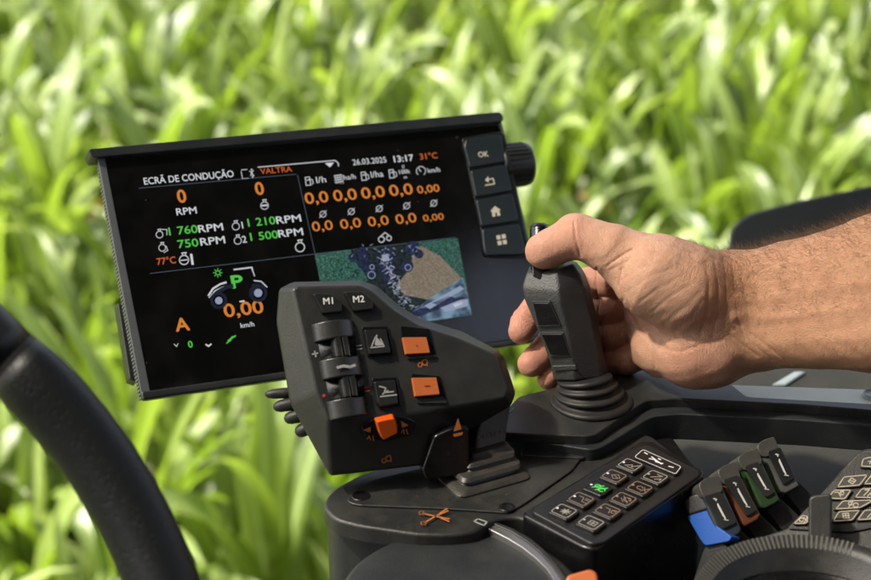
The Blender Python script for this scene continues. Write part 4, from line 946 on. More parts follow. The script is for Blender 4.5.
CREASE = [  # (points in photo pixels, half width px, depth mm)
 ([(574, 222), (575.5, 238), (580.5, 256)], 1.3, .9), ([(571, 218), (570, 232)], 1.0, .25), ([(579, 219), (581, 236), (584, 248)], 1.0, .3), ([(583, 219), (586, 240)], 1.2, .2),
 ([(607, 266), (618, 258), (632, 250)], 1.2, .7), ([(610, 270), (624, 263), (640, 253)], 1.3, .35), ([(614, 262), (626, 252), (645, 244)], 1.1, .3), ([(604, 262), (612, 250), (624, 241)], 1.2, .25),
 ([(622, 280), (640, 268), (662, 262)], 1.6, .28), ([(630, 290), (650, 276), (674, 268)], 1.6, .25), ([(640, 302), (660, 287), (682, 276)], 1.7, .3), ([(652, 312), (668, 298), (690, 285)], 1.7, .25), ([(664, 324), (682, 310), (700, 292)], 2.6, .3), ([(676, 330), (692, 318), (703, 300)], 2.6, .3),
 ([(706, 262), (709, 285), (707, 310), (700, 334)], 2.4, .5), ([(714, 258), (718, 285), (718, 312), (712, 338)], 1.4, .32), ([(723, 258), (726, 280), (727, 305), (724, 335)], 1.2, .28), ([(732, 262), (735, 290), (738, 318), (748, 346)], 1.2, .35), ([(742, 270), (744, 292), (750, 318)], 1.2, .2),
 ([(728, 332), (742, 344), (757, 355)], 1.3, .6), ([(735, 328), (752, 343), (772, 360)], 1.2, .5), ([(752, 334), (770, 348), (790, 364)], 1.2, .45),
 ([(660, 348), (680, 352), (702, 344), (722, 340)], 1.8, .5), ([(640, 330), (652, 345), (655, 368)], 1.5, .5), ([(628, 310), (640, 330), (664, 346)], 1.6, .7),
 ([(597, 268), (596, 284), (598, 299)], 1.0, 1.0), ([(600, 299), (598, 312), (600, 325)], 1.0, .9), ([(603, 328), (602, 340), (604, 352)], 1.0, .8), ([(622, 268), (619, 285), (624, 300)], 1.2, .6), ([(622, 300), (624, 318), (630, 335)], 1.2, .6),
 ([(508, 316), (517, 314), (530, 318)], 1.2, .55), ([(518, 348), (528, 346), (540, 350)], 1.2, .55)]
def seg2d(X, Y, pts):
    d = np.full(len(X), 1e9)
    for (x0, y0), (x1, y1) in zip(pts[:-1], pts[1:]):
        dx, dy = x1 - x0, y1 - y0; t = np.clip(((X - x0) * dx + (Y - y0) * dy) / (dx * dx + dy * dy), 0, 1)
        d = np.minimum(d, np.hypot(X - x0 - t * dx, Y - y0 - t * dy))
    return d
def hand_sdf(P, fine=True):
    X = P[:, 0] / -P[:, 2] * FPX + CX; d = np.empty(len(P))
    for lo, hi in ((-1e9, 705), (705, 1e9)):
        m = (X >= lo) & (X < hi)
        if m.any(): d[m] = hand_part(P[m], fine, hi < 1e8)
    return d
def hand_part(P, fine, fingers):
    fd = None
    for k, f in enumerate(FING if fingers else []):
        e = chain(P, f, .0025); fd = e if fd is None else smin(fd, e, .0014)
    palm = None
    for a, b in (((722, 304, 1.118, 33), (655, 266, 1.136, 24)), ((722, 308, 1.120, 33), (650, 292, 1.138, 25)), ((722, 318, 1.120, 31), (650, 320, 1.136, 25)), ((722, 332, 1.116, 30), (656, 345, 1.130, 24))):
        e = chain(P, [a, b]); palm = e if palm is None else smin(palm, e, .008)
    d = smin(palm, fd, .005) if fingers else palm
    hyp = chain(P, [(664, 352, 1.118, 25), (693, 350, 1.103, 37.5), (712, 348, 1.102, 38), (742, 338, 1.106, 33)], .006)
    d = smin(d, hyp, .014)
    arm = smin(chain(P, ARM_T, .006), chain(P, ARM_B, .006), .022)
    d = smin(d, arm, .010)
    th = chain(P, [(712, 296, 1.098, 42), (682, 288, 1.090, 45), (655, 276, 1.088, 42), (632, 262, 1.092, 30)], .006)
    if fingers: th = smin(th, chain(P, THUMB, .0035), .004)
    pad = chain(P, [(556, 251, 1.108, 15), (543, 255, 1.110, 12)]); th = smin(th, pad, .004)
    nk = chain(P, [(573, 229, 1.103, 15.5), (583, 231, 1.103, 15)]); th = smin(th, nk, .004)     # knuckle bump
    # the thumb root runs into the palm near the wrist but stays free of the fingers
    X = P[:, 0] / -P[:, 2] * FPX + CX; Y = CY - P[:, 1] / -P[:, 2] * FPX
    kk = .002 + .010 * np.clip((X - 625) / 60, 0, 1)
    d = smin(d, th, kk)
    if fine:
        front = np.clip((1.150 + P[:, 2] + 0.0) / .004, 0, 1)      # only on the side towards the palm
        for pts, w, dep in CREASE:
            xs = [p[0] for p in pts]; ys = [p[1] for p in pts]; g = 3.2 * w
            i = np.nonzero((X > min(xs) - g) & (X < max(xs) + g) & (Y > min(ys) - g) & (Y < max(ys) + g))[0]
            if len(i): d[i] += front[i] * dep * .001 * np.exp(-(seg2d(X[i], Y[i], pts) / w) ** 2)
        # soft unevenness of flesh, tendons and veins
        d = d + .00022 * np.sin(P[:, 0] * 310 + 2 * np.sin(P[:, 1] * 170)) * np.sin(P[:, 1] * 270 + P[:, 2] * 190)
        for pts, w, hgt in (([(735, 318), (800, 316), (880, 305)], 6, .9), ([(738, 300), (810, 292), (880, 280)], 7, .6), ([(745, 272), (800, 262), (870, 240)], 6, .4), ([(660, 250), (690, 262), (715, 276)], 6, .6), ([(770, 345), (830, 338), (880, 342)], 6, .4)):
            m = seg2d(X, Y, pts); d = d - front * hgt * .001 * np.exp(-(m / w) ** 2)
    return d
def mesh_sdf(lo, hi, h, B=8):
    n = np.ceil((hi - lo) / h / B).astype(int) * B + 1
    F = np.full(n, 1.0, np.float32)
    cn = [(n[i] - 1) // B for i in range(3)]
    I = np.stack(np.meshgrid(*[np.arange(c) for c in cn], indexing='ij'), -1).reshape(-1, 3)
    C = lo + (I + .5) * B * h; dc = hand_sdf(C, False); lim = B * h * .87 + .0015
    act = I[np.abs(dc) < lim]; ins = I[dc <= -lim]
    for i, j, k in ins: F[i * B:(i + 1) * B + 1, j * B:(j + 1) * B + 1, k * B:(k + 1) * B + 1] = -1.0
    g = np.arange(B + 1); G3 = np.stack(np.meshgrid(g, g, g, indexing='ij'), -1).reshape(-1, 3)
    for s in range(0, len(act), 1500):
        A = act[s:s + 1500]; Q = (A[:, None, :] * B + G3[None]).reshape(-1, 3); v = hand_sdf(lo + Q * h); F[Q[:, 0], Q[:, 1], Q[:, 2]] = v
    S = F < 0
    cell = np.zeros(np.array(F.shape) - 1, np.int8)
    for a in (0, 1):
        for b in (0, 1):
            for c in (0, 1): cell += S[a:a + cell.shape[0], b:b + cell.shape[1], c:c + cell.shape[2]]
    idx = np.argwhere((cell > 0) & (cell < 8)); vid = np.full(cell.shape, -1, np.int32); vid[tuple(idx.T)] = np.arange(len(idx))
    acc = np.zeros((len(idx), 3)); cnt = np.zeros(len(idx))
    cs = [(a, b, c) for a in (0, 1) for b in (0, 1) for c in (0, 1)]
    for p in cs:
        for ax in range(3):
            if p[ax]: continue
            q = list(p); q[ax] = 1
            f0 = F[tuple((idx + p).T)]; f1 = F[tuple((idx + q).T)]; m = (f0 < 0) != (f1 < 0)
            t = np.where(m, f0 / np.where(m, f0 - f1, 1), 0); w = np.array(p, float)[None].repeat(len(idx), 0); w[:, ax] = t
            acc[m] += w[m]; cnt[m] += 1
    V = lo + (idx + acc / cnt[:, None]) * h
    for _ in range(1):                                    # pull the vertices on to the true surface
        e = .0004; f0 = hand_sdf(V); gr = np.stack([hand_sdf(V + np.eye(3)[i] * e) - f0 for i in range(3)], 1) / e
        V = V - gr * (np.clip(f0, -h, h) / np.maximum((gr ** 2).sum(1), .2))[:, None]
    Fc = []
    for ax in range(3):
        o1, o2 = [(1, 2), (2, 0), (0, 1)][ax]
        sl0 = [slice(None)] * 3; sl1 = [slice(None)] * 3; sl0[ax] = slice(0, -1); sl1[ax] = slice(1, None)
        E = np.argwhere(S[tuple(sl0)] != S[tuple(sl1)]); E = E[(E[:, o1] > 0) & (E[:, o2] > 0) & (E[:, o1] < cell.shape[o1]) & (E[:, o2] < cell.shape[o2])]
        ins_ = S[tuple(E.T)]; u = np.zeros(3, int); u[o1] = 1; w = np.zeros(3, int); w[o2] = 1
        q = [vid[tuple((E - u - w).T)], vid[tuple((E - w).T)], vid[tuple(E.T)], vid[tuple((E - u).T)]]
        Q = np.stack(q, 1); Q[~ins_] = Q[~ins_][:, ::-1]; Fc.append(Q[(Q >= 0).all(1)])
    return V, np.concatenate(Fc)
lo_ = np.array([.030, -.075, -1.195]); hi_ = np.array([.435, .115, -.86])
HV, HF = mesh_sdf(lo_, hi_, .00095)
HW = HV @ CR + np.array(CAMLOC)
me = bpy.data.meshes.new('person'); me.vertices.add(len(HW)); me.vertices.foreach_set('co', HW.astype(np.float32).ravel()); me.loops.add(HF.size); me.loops.foreach_set('vertex_index', HF.astype(np.int32).ravel())
me.polygons.add(len(HF)); me.polygons.foreach_set('loop_start', (np.arange(len(HF)) * 4).astype(np.int32)); me.update(calc_edges=True); me.validate()
# pigment of the skin: tanned arm, paler palm, redder fingertips and flesh of the hand, and painted crease shade
X = HV[:, 0] / -HV[:, 2] * FPX + CX; Y = CY - HV[:, 1] / -HV[:, 2] * FPX
def ss(a, b, x): t = np.clip((x - a) / (b - a), 0, 1); return t * t * (3 - 2 * t)
hn = np.zeros_like(HV); 
pc_ = np.array([.54, .305, .20]) * np.ones((len(HV), 1))
tan = ss(700, 745, X + (310 - Y) * .35); pc_ = pc_ * (1 - tan[:, None]) + np.array([.50, .265, .15]) * tan[:, None]
red = np.maximum(ss(592, 560, X) * ss(285, 300, Y), ss(600, 575, X) * ss(285, 270, Y) * .5); red = np.maximum(red, ss(40, 8, np.hypot((X - 700) * .7, Y - 365)) * .55); red = np.maximum(red, ss(1.118, 1.135, -HV[:, 2]) * .8)
pc_ = pc_ * (1 - red[:, None]) + np.array([.52, .235, .165]) * red[:, None]
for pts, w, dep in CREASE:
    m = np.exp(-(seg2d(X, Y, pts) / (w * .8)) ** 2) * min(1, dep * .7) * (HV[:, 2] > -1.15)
    pc_ = pc_ * (1 - .2 * m[:, None]) + np.array([.33, .12, .08]) * .2 * m[:, None]  # shading painted into the skin colour along each crease
ca = me.color_attributes.new('pigment_shade', 'FLOAT_COLOR', 'POINT'); ca.data.foreach_set('color', np.concatenate([pc_, np.ones((len(HV), 1))], 1).astype(np.float32).ravel())
hm = me.attributes.new('hand_amount', 'FLOAT', 'POINT'); hm.data.foreach_set('value', (1 - tan).astype(np.float32))
def skin():
    m = bpy.data.materials.new('skin'); m.use_nodes = True; nt = m.node_tree; L = nt.links; b = nt.nodes['Principled BSDF']
    b.inputs['Roughness'].default_value = .47; b.inputs['Specular IOR Level'].default_value = .45
    b.inputs['Subsurface Weight'].default_value = .22; b.inputs['Subsurface Radius'].default_value = (1, .35, .18); b.inputs['Subsurface Scale'].default_value = .0035
    a = nt.nodes.new('ShaderNodeAttribute'); a.attribute_name = 'pigment_shade'; ha = nt.nodes.new('ShaderNodeAttribute'); ha.attribute_name = 'hand_amount'
    tc = nt.nodes.new('ShaderNodeTexCoord')
    def noise_(sc, det=4, ro=.6, dist=0):
        n = nt.nodes.new('ShaderNodeTexNoise'); n.inputs['Scale'].default_value = sc; n.inputs['Detail'].default_value = det; n.inputs['Roughness'].default_value = ro; n.inputs['Distortion'].default_value = dist; L.new(tc.outputs['Object'], n.inputs['Vector']); return n
    def mixc(bl, fac, A, B):
        x = nt.nodes.new('ShaderNodeMix'); x.data_type = 'RGBA'; x.blend_type = bl
        if hasattr(fac, 'links') or hasattr(fac, 'is_linked'): L.new(fac, x.inputs['Factor'])
        else: x.inputs['Factor'].default_value = fac
        L.new(A, x.inputs['A'])
        if isinstance(B, tuple): x.inputs['B'].default_value = (*B, 1)
        else: L.new(B, x.inputs['B'])
        return x.outputs['Result']
    def rng(s, a0, a1, b0, b1):
        r = nt.nodes.new('ShaderNodeMapRange'); r.inputs['From Min'].default_value = a0; r.inputs['From Max'].default_value = a1; r.inputs['To Min'].default_value = b0; r.inputs['To Max'].default_value = b1; L.new(s, r.inputs['Value']); return r.outputs['Result']
    n1 = noise_(55, 5, .65); n2 = noise_(260, 4, .6); n3 = noise_(900, 2, .5)
    c = mixc('MIX', rng(n1.outputs['Fac'], .42, .70, 0, .45), a.outputs['Color'], (.44, .205, .13))
    c = mixc('MIX', rng(n2.outputs['Fac'], .55, .75, 0, .35), c, (.36, .17, .10))
    c = mixc('MIX', rng(n2.outputs['Fac'], .45, .25, 0, .35), c, (.60, .41, .31))
    v = nt.nodes.new('ShaderNodeTexVoronoi'); v.inputs['Scale'].default_value = 240; L.new(tc.outputs['Object'], v.inputs['Vector'])
    sp = nt.nodes.new('ShaderNodeSeparateColor'); L.new(v.outputs['Color'], sp.inputs['Color'])
    fr = nt.nodes.new('ShaderNodeMath'); fr.operation = 'GREATER_THAN'; fr.inputs[1].default_value = .90; L.new(sp.outputs['Red'], fr.inputs[0])
    f2 = nt.nodes.new('ShaderNodeMath'); f2.operation = 'MULTIPLY'; L.new(rng(v.outputs['Distance'], .12, .32, .5, 0), f2.inputs[0]); L.new(fr.outputs[0], f2.inputs[1])
    f3 = nt.nodes.new('ShaderNodeMath'); f3.operation = 'MULTIPLY'; L.new(f2.outputs[0], f3.inputs[0]); L.new(rng(ha.outputs['Fac'], 0, 1, 1, .12), f3.inputs[1])
    c = mixc('MIX', f3.outputs[0], c, (.25, .10, .05)); L.new(c, b.inputs['Base Color'])
    # fine skin relief: cells, and stretched wrinkles
    vo = nt.nodes.new('ShaderNodeTexVoronoi'); vo.feature = 'DISTANCE_TO_EDGE'; vo.inputs['Scale'].default_value = 950; L.new(tc.outputs['Object'], vo.inputs['Vector'])
    mp = nt.nodes.new('ShaderNodeMapping'); mp.inputs['Scale'].default_value = (1.6, .8, .35); mp.inputs['Rotation'].default_value = (0, .5, 0); L.new(tc.outputs['Object'], mp.inputs['Vector'])
    n4 = nt.nodes.new('ShaderNodeTexNoise'); n4.inputs['Scale'].default_value = 330; n4.inputs['Detail'].default_value = 4; n4.inputs['Distortion'].default_value = .6; L.new(mp.outputs[0], n4.inputs['Vector'])
    b1 = nt.nodes.new('ShaderNodeBump'); b1.inputs['Distance'].default_value = .0009; b1.inputs['Strength'].default_value = .5; L.new(n4.outputs['Fac'], b1.inputs['Height'])
    b2 = nt.nodes.new('ShaderNodeBump'); b2.inputs['Distance'].default_value = .00035; b2.inputs['Strength'].default_value = .7; L.new(rng(vo.outputs['Distance'], 0, .18, 0, 1), b2.inputs['Height']); L.new(b1.outputs['Normal'], b2.inputs['Normal'])
    b3 = nt.nodes.new('ShaderNodeBump'); b3.inputs['Distance'].default_value = .0012; b3.inputs['Strength'].default_value = .3; L.new(n2.outputs['Fac'], b3.inputs['Height']); L.new(b2.outputs['Normal'], b3.inputs['Normal'])
    L.new(b3.outputs['Normal'], b.inputs['Normal'])
    L.new(rng(n2.outputs['Fac'], .3, .7, .40, .58), b.inputs['Roughness'])
    return m
person = link('person', me, skin(), None, base=at(1150, 290, .93))
tag(person, 'tanned bare forearm and right hand gripping the slim joystick, thumb pressing its top', 'person')
# hair on the upper side of the forearm and the back of the wrist
NW = np.empty(len(me.vertices) * 3); me.vertex_normals.foreach_get('vector', NW); NW = NW.reshape(-1, 3)
nrg = np.random.default_rng(5)
upn = NW[:, 2]
prob = ss(.15, .75, upn) * ss(640, 740, X) + .16 * ss(740, 800, X) * ss(-.4, .4, upn) * ss(345, 290, Y); prob = prob * (X < 960)
pick = nrg.choice(len(HW), 7000, p=prob / prob.sum(), replace=False)
hv = []; hf = []; adir = np.array(RT) * .85 + np.array([0, 0, -.12])
for i in pick:
    p = HW[i]; n = NW[i]; L_ = nrg.uniform(.006, .0135) * (.6 if X[i] < 720 else 1); fl = -adir * nrg.uniform(.35, 1.0) + nrg.normal(0, .45, 3); fl = fl - n * (fl @ n); dr = n * nrg.uniform(.45, .9) + fl * .8; dr /= np.linalg.norm(dr)
    s = np.cross(dr, nrg.normal(0, 1, 3)); s /= np.linalg.norm(s); s2 = np.cross(dr, s); w0 = nrg.uniform(.00004, .000065); b0 = len(hv); K = 4; q = p - n * .0003
    for k in range(K + 1):
        t = k / K; wd = w0 * (1 - .8 * t)
        hv += [q + s * wd, q + (-.5 * s + .87 * s2) * wd, q + (-.5 * s - .87 * s2) * wd]; dr = dr + fl * .16 - n * .10; dr /= np.linalg.norm(dr); q = q + dr * L_ / K
        if k: c0_ = b0 + 3 * (k - 1); hf += [(c0_, c0_ + 1, c0_ + 4, c0_ + 3), (c0_ + 1, c0_ + 2, c0_ + 5, c0_ + 4), (c0_ + 2, c0_, c0_ + 3, c0_ + 5)]
hme = bpy.data.meshes.new('h'); hme.from_pydata([tuple(v) for v in hv], [], hf)
ho = link('arm_hair', hme, mat('arm_hair', (.13, .07, .03), .4, .5), person); ho['kind'] = 'stuff'
# rolled sleeve beyond the picture
sp0, sp1 = at(1130, 262, .945), at(1330, 270, .88)
dv = (sp1 - sp0).normalized()
link('sleeve', tube_mesh([sp0, sp0 + dv * .004, sp0 + dv * .03, sp0 + dv * .033, sp1, sp1 + dv * .2], [.062, .068, .069, .065, .070, .078], 32), mat('sleeve_cloth', (.05, .07, .10), .9, .2, .5, 400), person)
# ================================================================== GROUND, MAIZE FIELD, SKY
def soil():
    m = bpy.data.materials.new('soil'); m.use_nodes = True; nt = m.node_tree; L = nt.links; b = nt.nodes['Principled BSDF']; b.inputs['Roughness'].default_value = .95
    tc = nt.nodes.new('ShaderNodeTexCoord'); n = nt.nodes.new('ShaderNodeTexNoise'); n.inputs['Scale'].default_value = 6; n.inputs['Detail'].default_value = 8
    L.new(tc.outputs['Object'], n.inputs['Vector']); cr = nt.nodes.new('ShaderNodeValToRGB')
    cr.color_ramp.elements[0].color = (.055, .045, .02, 1); cr.color_ramp.elements[1].color = (.16, .12, .06, 1); cr.color_ramp.elements[0].position = .35; cr.color_ramp.elements[1].position = .7
    e = cr.color_ramp.elements.new(.5); e.color = (.06, .085, .02, 1)
    L.new(n.outputs['Fac'], cr.inputs['Fac']); L.new(cr.outputs['Color'], b.inputs['Base Color'])
    bp = nt.nodes.new('ShaderNodeBump'); bp.inputs['Distance'].default_value = .05; L.new(n.outputs['Fac'], bp.inputs['Height']); L.new(bp.outputs['Normal'], b.inputs['Normal'])
    return m
gr_ = mesh_of([(-900, -900, 0), (900, -900, 0), (900, 900, 0), (-900, 900, 0)], [(0, 1, 2, 3)])
go = link('ground', gr_, soil(), None, base=(0, 0, 0), smooth=False); tag(go, 'dark soil under the maize', None, None, 'structure')

def leaf_material():
    m = bpy.data.materials.new('maize_leaf'); m.use_nodes = True; nt = m.node_tree; L = nt.links; b = nt.nodes['Principled BSDF']; out = nt.nodes['Material Output']
    b.inputs['Roughness'].default_value = .36; b.inputs['Specular IOR Level'].default_value = 1.0
    at_ = nt.nodes.new('ShaderNodeAttribute'); at_.attribute_name = 'tone'
    uv = nt.nodes.new('ShaderNodeUVMap'); sx = nt.nodes.new('ShaderNodeSeparateXYZ'); L.new(uv.outputs['UV'], sx.inputs[0])
    oi = nt.nodes.new('ShaderNodeObjectInfo')
    ad = nt.nodes.new('ShaderNodeMath'); ad.operation = 'MULTIPLY_ADD'; ad.inputs[1].default_value = .25; L.new(oi.outputs['Random'], ad.inputs[0]); L.new(at_.outputs['Fac'], ad.inputs[2])
    cr = nt.nodes.new('ShaderNodeValToRGB'); cr.color_ramp.elements[0].color = (.038, .078, .008, 1); cr.color_ramp.elements[1].color = (.31, .37, .13, 1); cr.color_ramp.elements[0].position = .1; cr.color_ramp.elements[1].position = .92
    e = cr.color_ramp.elements.new(.5); e.color = (.142, .196, .026, 1); e = cr.color_ramp.elements.new(.99); e.color = (.24, .13, .045, 1)
    L.new(ad.outputs[0], cr.inputs['Fac'])
    d = nt.nodes.new('ShaderNodeMath'); d.operation = 'SUBTRACT'; d.inputs[1].default_value = .5; L.new(sx.outputs['X'], d.inputs[0])
    a = nt.nodes.new('ShaderNodeMath'); a.operation = 'ABSOLUTE'; L.new(d.outputs[0], a.inputs[0])
    g = nt.nodes.new('ShaderNodeMapRange'); g.inputs['From Min'].default_value = .03; g.inputs['From Max'].default_value = .09; g.inputs['To Min'].default_value = .75; g.inputs['To Max'].default_value = 0; L.new(a.outputs[0], g.inputs['Value'])
    mx = nt.nodes.new('ShaderNodeMix'); mx.data_type = 'RGBA'; mx.inputs['B'].default_value = (.30, .38, .14, 1); L.new(cr.outputs['Color'], mx.inputs['A']); L.new(g.outputs['Result'], mx.inputs['Factor'])
    L.new(mx.outputs['Result'], b.inputs['Base Color'])
    wv = nt.nodes.new('ShaderNodeMath'); wv.operation = 'SINE'; w2 = nt.nodes.new('ShaderNodeMath'); w2.operation = 'MULTIPLY'; w2.inputs[1].default_value = 90; L.new(sx.outputs['X'], w2.inputs[0]); L.new(w2.outputs[0], wv.inputs[0])
    bp = nt.nodes.new('ShaderNodeBump'); bp.inputs['Distance'].default_value = .0008; bp.inputs['Strength'].default_value = .5; L.new(wv.outputs[0], bp.inputs['Height']); L.new(bp.outputs['Normal'], b.inputs['Normal'])
    tr = nt.nodes.new('ShaderNodeBsdfTranslucent'); tm = nt.nodes.new('ShaderNodeMix'); tm.data_type = 'RGBA'; tm.blend_type = 'MULTIPLY'; tm.inputs['Factor'].default_value = 1; tm.inputs['B'].default_value = (1.6, 1.75, .7, 1)
    L.new(mx.outputs['Result'], tm.inputs['A']); L.new(tm.outputs['Result'], tr.inputs['Color'])
    ms = nt.nodes.new('ShaderNodeMixShader'); ms.inputs[0].default_value = .38; L.new(b.outputs[0], ms.inputs[1]); L.new(tr.outputs[0], ms.inputs[2]); L.new(ms.outputs[0], out.inputs['Surface'])
    return m
M['leaf'] = leaf_material()
M['stalk'] = mat('maize_stalk', (.11, .20, .04), .5, .4)
def maize_proto(seed):
    r = random.Random(seed); H = r.uniform(.64, .88)
    lean = (r.uniform(-.06, .06), r.uniform(-.06, .06))
    sp = lambda t: Vector((lean[0] * t * t, lean[1] * t * t, H * t))
    sv = loft([[sp(t) + Vector((math.cos(a), math.sin(a), 0)) * (.013 * (1 - .7 * t)) for a in (0, 1.26, 2.51, 3.77, 5.03)] for t in (0, .25, .5, .75, .92)])
    V = []; Fc = []; UV = []; TN = []
    n = r.randint(9, 11); az0 = r.uniform(0, math.pi)
    for k in range(n):
        t0 = .16 + .78 * k / (n - 1); az = az0 + k * math.pi + r.uniform(-.45, .45)
        Ln = (.42 + .32 * math.sin(math.pi * min(1, .25 + .7 * k / n))) * r.uniform(.85, 1.15); W = r.uniform(.085, .125) * (1 if k < n - 2 else .8)
        el = math.radians(r.uniform(66, 82) + 5 * k / n); bend = r.choice([.8, 1.3, 2.1, 2.8]) * r.uniform(.8, 1.2) * (1.1 - .4 * k / n); tone = r.uniform(0, .48) if (k > 1 or r.random() < .6) else 1.6
        p = sp(t0); S = 11; tw = r.uniform(-.9, .9); ph = r.uniform(0, 6); amp = r.uniform(.004, .012); azd = r.uniform(-.35, .35)
        for i in range(S + 1):
            s = i / S; w = W * min(1, .45 + 2.4 * s) * (1 - s ** 2.6) ** .8 + .0015
            d = Vector((math.cos(el) * math.cos(az), math.cos(el) * math.sin(az), math.sin(el)))
            side = Vector((-math.sin(az), math.cos(az), 0)); nn = d.cross(side); ta = tw * s
            sd = side * math.cos(ta) + nn * math.sin(ta); nr = sd.cross(d)
            wv1 = math.sin(ph + s * 13) * amp * (w / W); wv2 = math.sin(ph * 1.7 + s * 15) * amp * (w / W)
            b0 = len(V)
            V += [p - sd * w / 2 + nr * (-w * .16 + wv1), p.copy(), p + sd * w / 2 + nr * (-w * .16 + wv2)]
            UV += [(0, s), (.5, s), (1, s)]; TN += [tone + .15 * s] * 3
            if i: Fc += [(b0 - 3, b0 - 2, b0 + 1, b0), (b0 - 2, b0 - 1, b0 + 2, b0 + 1)]
            p = p + d * (Ln / S); el -= bend / S * (.1 + 2.0 * s * s + .35 * s); az += azd / S
    return sv, (V, Fc, UV, TN)
def leaf_mesh(V, Fc, UV, TN, name):
    me = bpy.data.meshes.new(name); me.from_pydata([tuple(v) for v in V], [], Fc)
    uvl = me.uv_layers.new(name='UVMap'); li = np.empty(len(me.loops), dtype=np.int32); me.loops.foreach_get('vertex_index', li)
    uvl.data.foreach_set('uv', np.array(UV, dtype=np.float32)[li].ravel())
    a = me.attributes.new('tone', 'FLOAT', 'POINT'); a.data.foreach_set('value', np.array(TN, dtype=np.float32))
    me.polygons.foreach_set('use_smooth', [True] * len(me.polygons)); me.materials.append(M['leaf']); me.update(); return me
PROT = [maize_proto(100 + k) for k in range(9)]
rr = random.Random(21); spots = []
y = 2.35; row = 0
while y < 19:
    x = -6.5 - rr.random() * .2
    while x < 6.5:
        spots.append((x + rr.uniform(-.06, .06), y + rr.uniform(-.10, .10))); x += rr.uniform(.23, .34)
    y += .36 if y < 13 else .42
vis = []; rest = []
for (x, y) in spots:
    q = Vector((x, y, .75)) - CAMLOC; dz = q.dot(FW); sx_ = q.dot(RT) / dz * FPX + CX; sy_ = CY - q.dot(UP) / dz * FPX
    (vis if -60 < sx_ < 930 and -50 < sy_ < 720 else rest).append((dz, x, y))
vis.sort(); rest += vis[300:]; vis = vis[:300]
protos = []
for k, (sv, lf) in enumerate(PROT):
    o = None; protos.append((mesh_of(*sv), leaf_mesh(*lf, 'maize_leaves')))
LAB = 'young green maize plant with arching leaves in the sunlit field beyond the controls'
srcs = {}
for i, (dz, x, y) in enumerate(vis):
    k = rr.randrange(len(protos))
    if k not in srcs:
        root = bpy.data.objects.new('maize_plant', None); COL.objects.link(root); tag(root, LAB, 'maize plant', 'maize plants in the field')
        s = bpy.data.objects.new('stalk', protos[k][0]); COL.objects.link(s); s.parent = root; protos[k][0].materials.append(M['stalk'])
        l = bpy.data.objects.new('leaves', protos[k][1]); COL.objects.link(l); l.parent = root
        srcs[k] = root
    else:
        root = srcs[k].copy(); COL.objects.link(root)
        for ch in list(srcs[k].children):
            c_ = ch.copy(); COL.objects.link(c_); c_.parent = root
    root.location = (x, y, 0); root.rotation_euler = (0, 0, rr.uniform(0, 6.28)); s_ = rr.uniform(.88, 1.12); root.scale = (s_, s_, s_)
bv = []; bf = []; bu = []; bt = []; off = 0
arr = []
for lf in [p[1] for p in PROT]: arr.append((np.array([tuple(v) for v in lf[0]]), np.array(lf[1]), np.array(lf[2]), np.array(lf[3])))
for dz, x, y in rest:
    V, Fc, U_, T_ = arr[rr.randrange(len(arr))]; a = rr.uniform(0, 6.28); s_ = rr.uniform(.88, 1.12); c_, s2 = math.cos(a) * s_, math.sin(a) * s_
    Q = np.stack([V[:, 0] * c_ - V[:, 1] * s2 + x, V[:, 0] * s2 + V[:, 1] * c_ + y, V[:, 2] * s_], 1)
    bv.append(Q); bf.append(Fc + off); bu.append(U_); bt.append(T_ + rr.uniform(0, .25)); off += len(Q)
bv = np.concatenate(bv); bf = np.concatenate(bf); me = bpy.data.meshes.new('maize_field')
me.vertices.add(len(bv)); me.vertices.foreach_set('co', bv.astype(np.float32).ravel()); me.loops.add(bf.size); me.loops.foreach_set('vertex_index', bf.astype(np.int32).ravel())
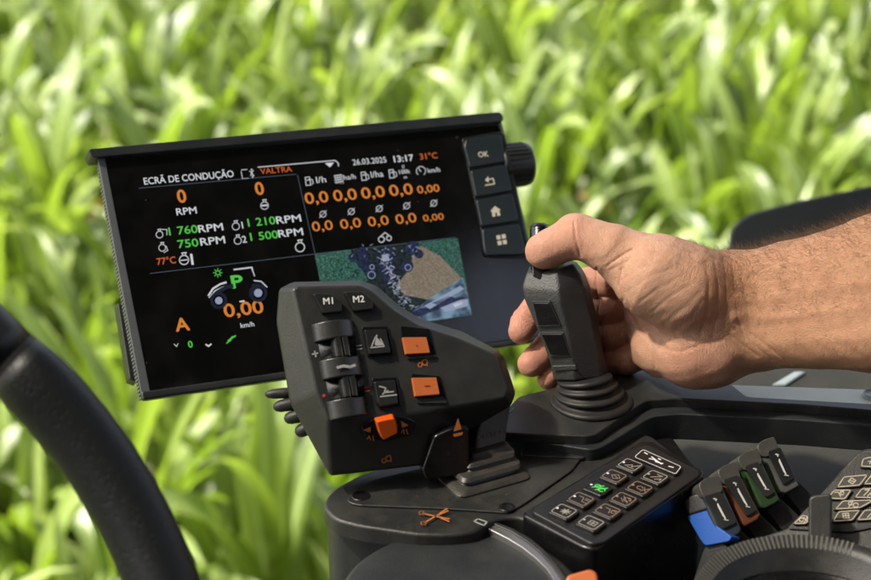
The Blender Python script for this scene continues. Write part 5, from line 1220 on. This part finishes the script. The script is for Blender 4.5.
me.polygons.add(len(bf)); me.polygons.foreach_set('loop_start', (np.arange(len(bf)) * 4).astype(np.int32)); me.update(calc_edges=True)
uvl = me.uv_layers.new(name='UVMap'); uvl.data.foreach_set('uv', np.concatenate(bu)[bf.ravel()].astype(np.float32).ravel())
a_ = me.attributes.new('tone', 'FLOAT', 'POINT'); a_.data.foreach_set('value', np.concatenate(bt).astype(np.float32))
me.polygons.foreach_set('use_smooth', [True] * len(me.polygons)); me.materials.append(M['leaf'])
fo_ = bpy.data.objects.new('maize_field', me); COL.objects.link(fo_); tag(fo_, 'farther and outlying maize of the same field, a mass of arching leaves', 'maize', None, 'stuff')

# light
SUN_EL, SUN_AZ = math.radians(54), math.radians(-101)     # azimuth from +Y, negative = to the left
w = bpy.data.worlds.new('World'); SC.world = w; w.use_nodes = True; nt = w.node_tree
sky = nt.nodes.new('ShaderNodeTexSky'); sky.sky_type = 'NISHITA'; sky.sun_disc = False; sky.sun_elevation = SUN_EL; sky.sun_rotation = SUN_AZ; sky.air_density = .8; sky.dust_density = 6; sky.ozone_density = .3
hs = nt.nodes.new('ShaderNodeHueSaturation'); hs.inputs['Saturation'].default_value = .6; nt.links.new(sky.outputs[0], hs.inputs['Color']); nt.links.new(hs.outputs[0], nt.nodes['Background'].inputs['Color']); nt.nodes['Background'].inputs['Strength'].default_value = .13
sd = Vector((math.sin(SUN_AZ) * math.cos(SUN_EL), math.cos(SUN_AZ) * math.cos(SUN_EL), math.sin(SUN_EL)))
sl_ = bpy.data.lights.new('sun', 'SUN'); so = bpy.data.objects.new('sun', sl_); COL.objects.link(so); sl_.energy = 5.0; sl_.angle = math.radians(3); sl_.color = (1, .95, .87)
so.rotation_euler = sd.to_track_quat('Z', 'Y').to_euler(); so.location = (0, 0, 12)
SC.view_settings.view_transform = 'Standard'; SC.view_settings.look = 'None'; SC.view_settings.gamma = 1; SC.view_settings.use_curve_mapping = False
SC.view_settings.exposure = 1.66
SC.render.resolution_x = 1024; SC.render.resolution_y = 682
SC.cycles.max_bounces = 8; SC.cycles.transmission_bounces = 4
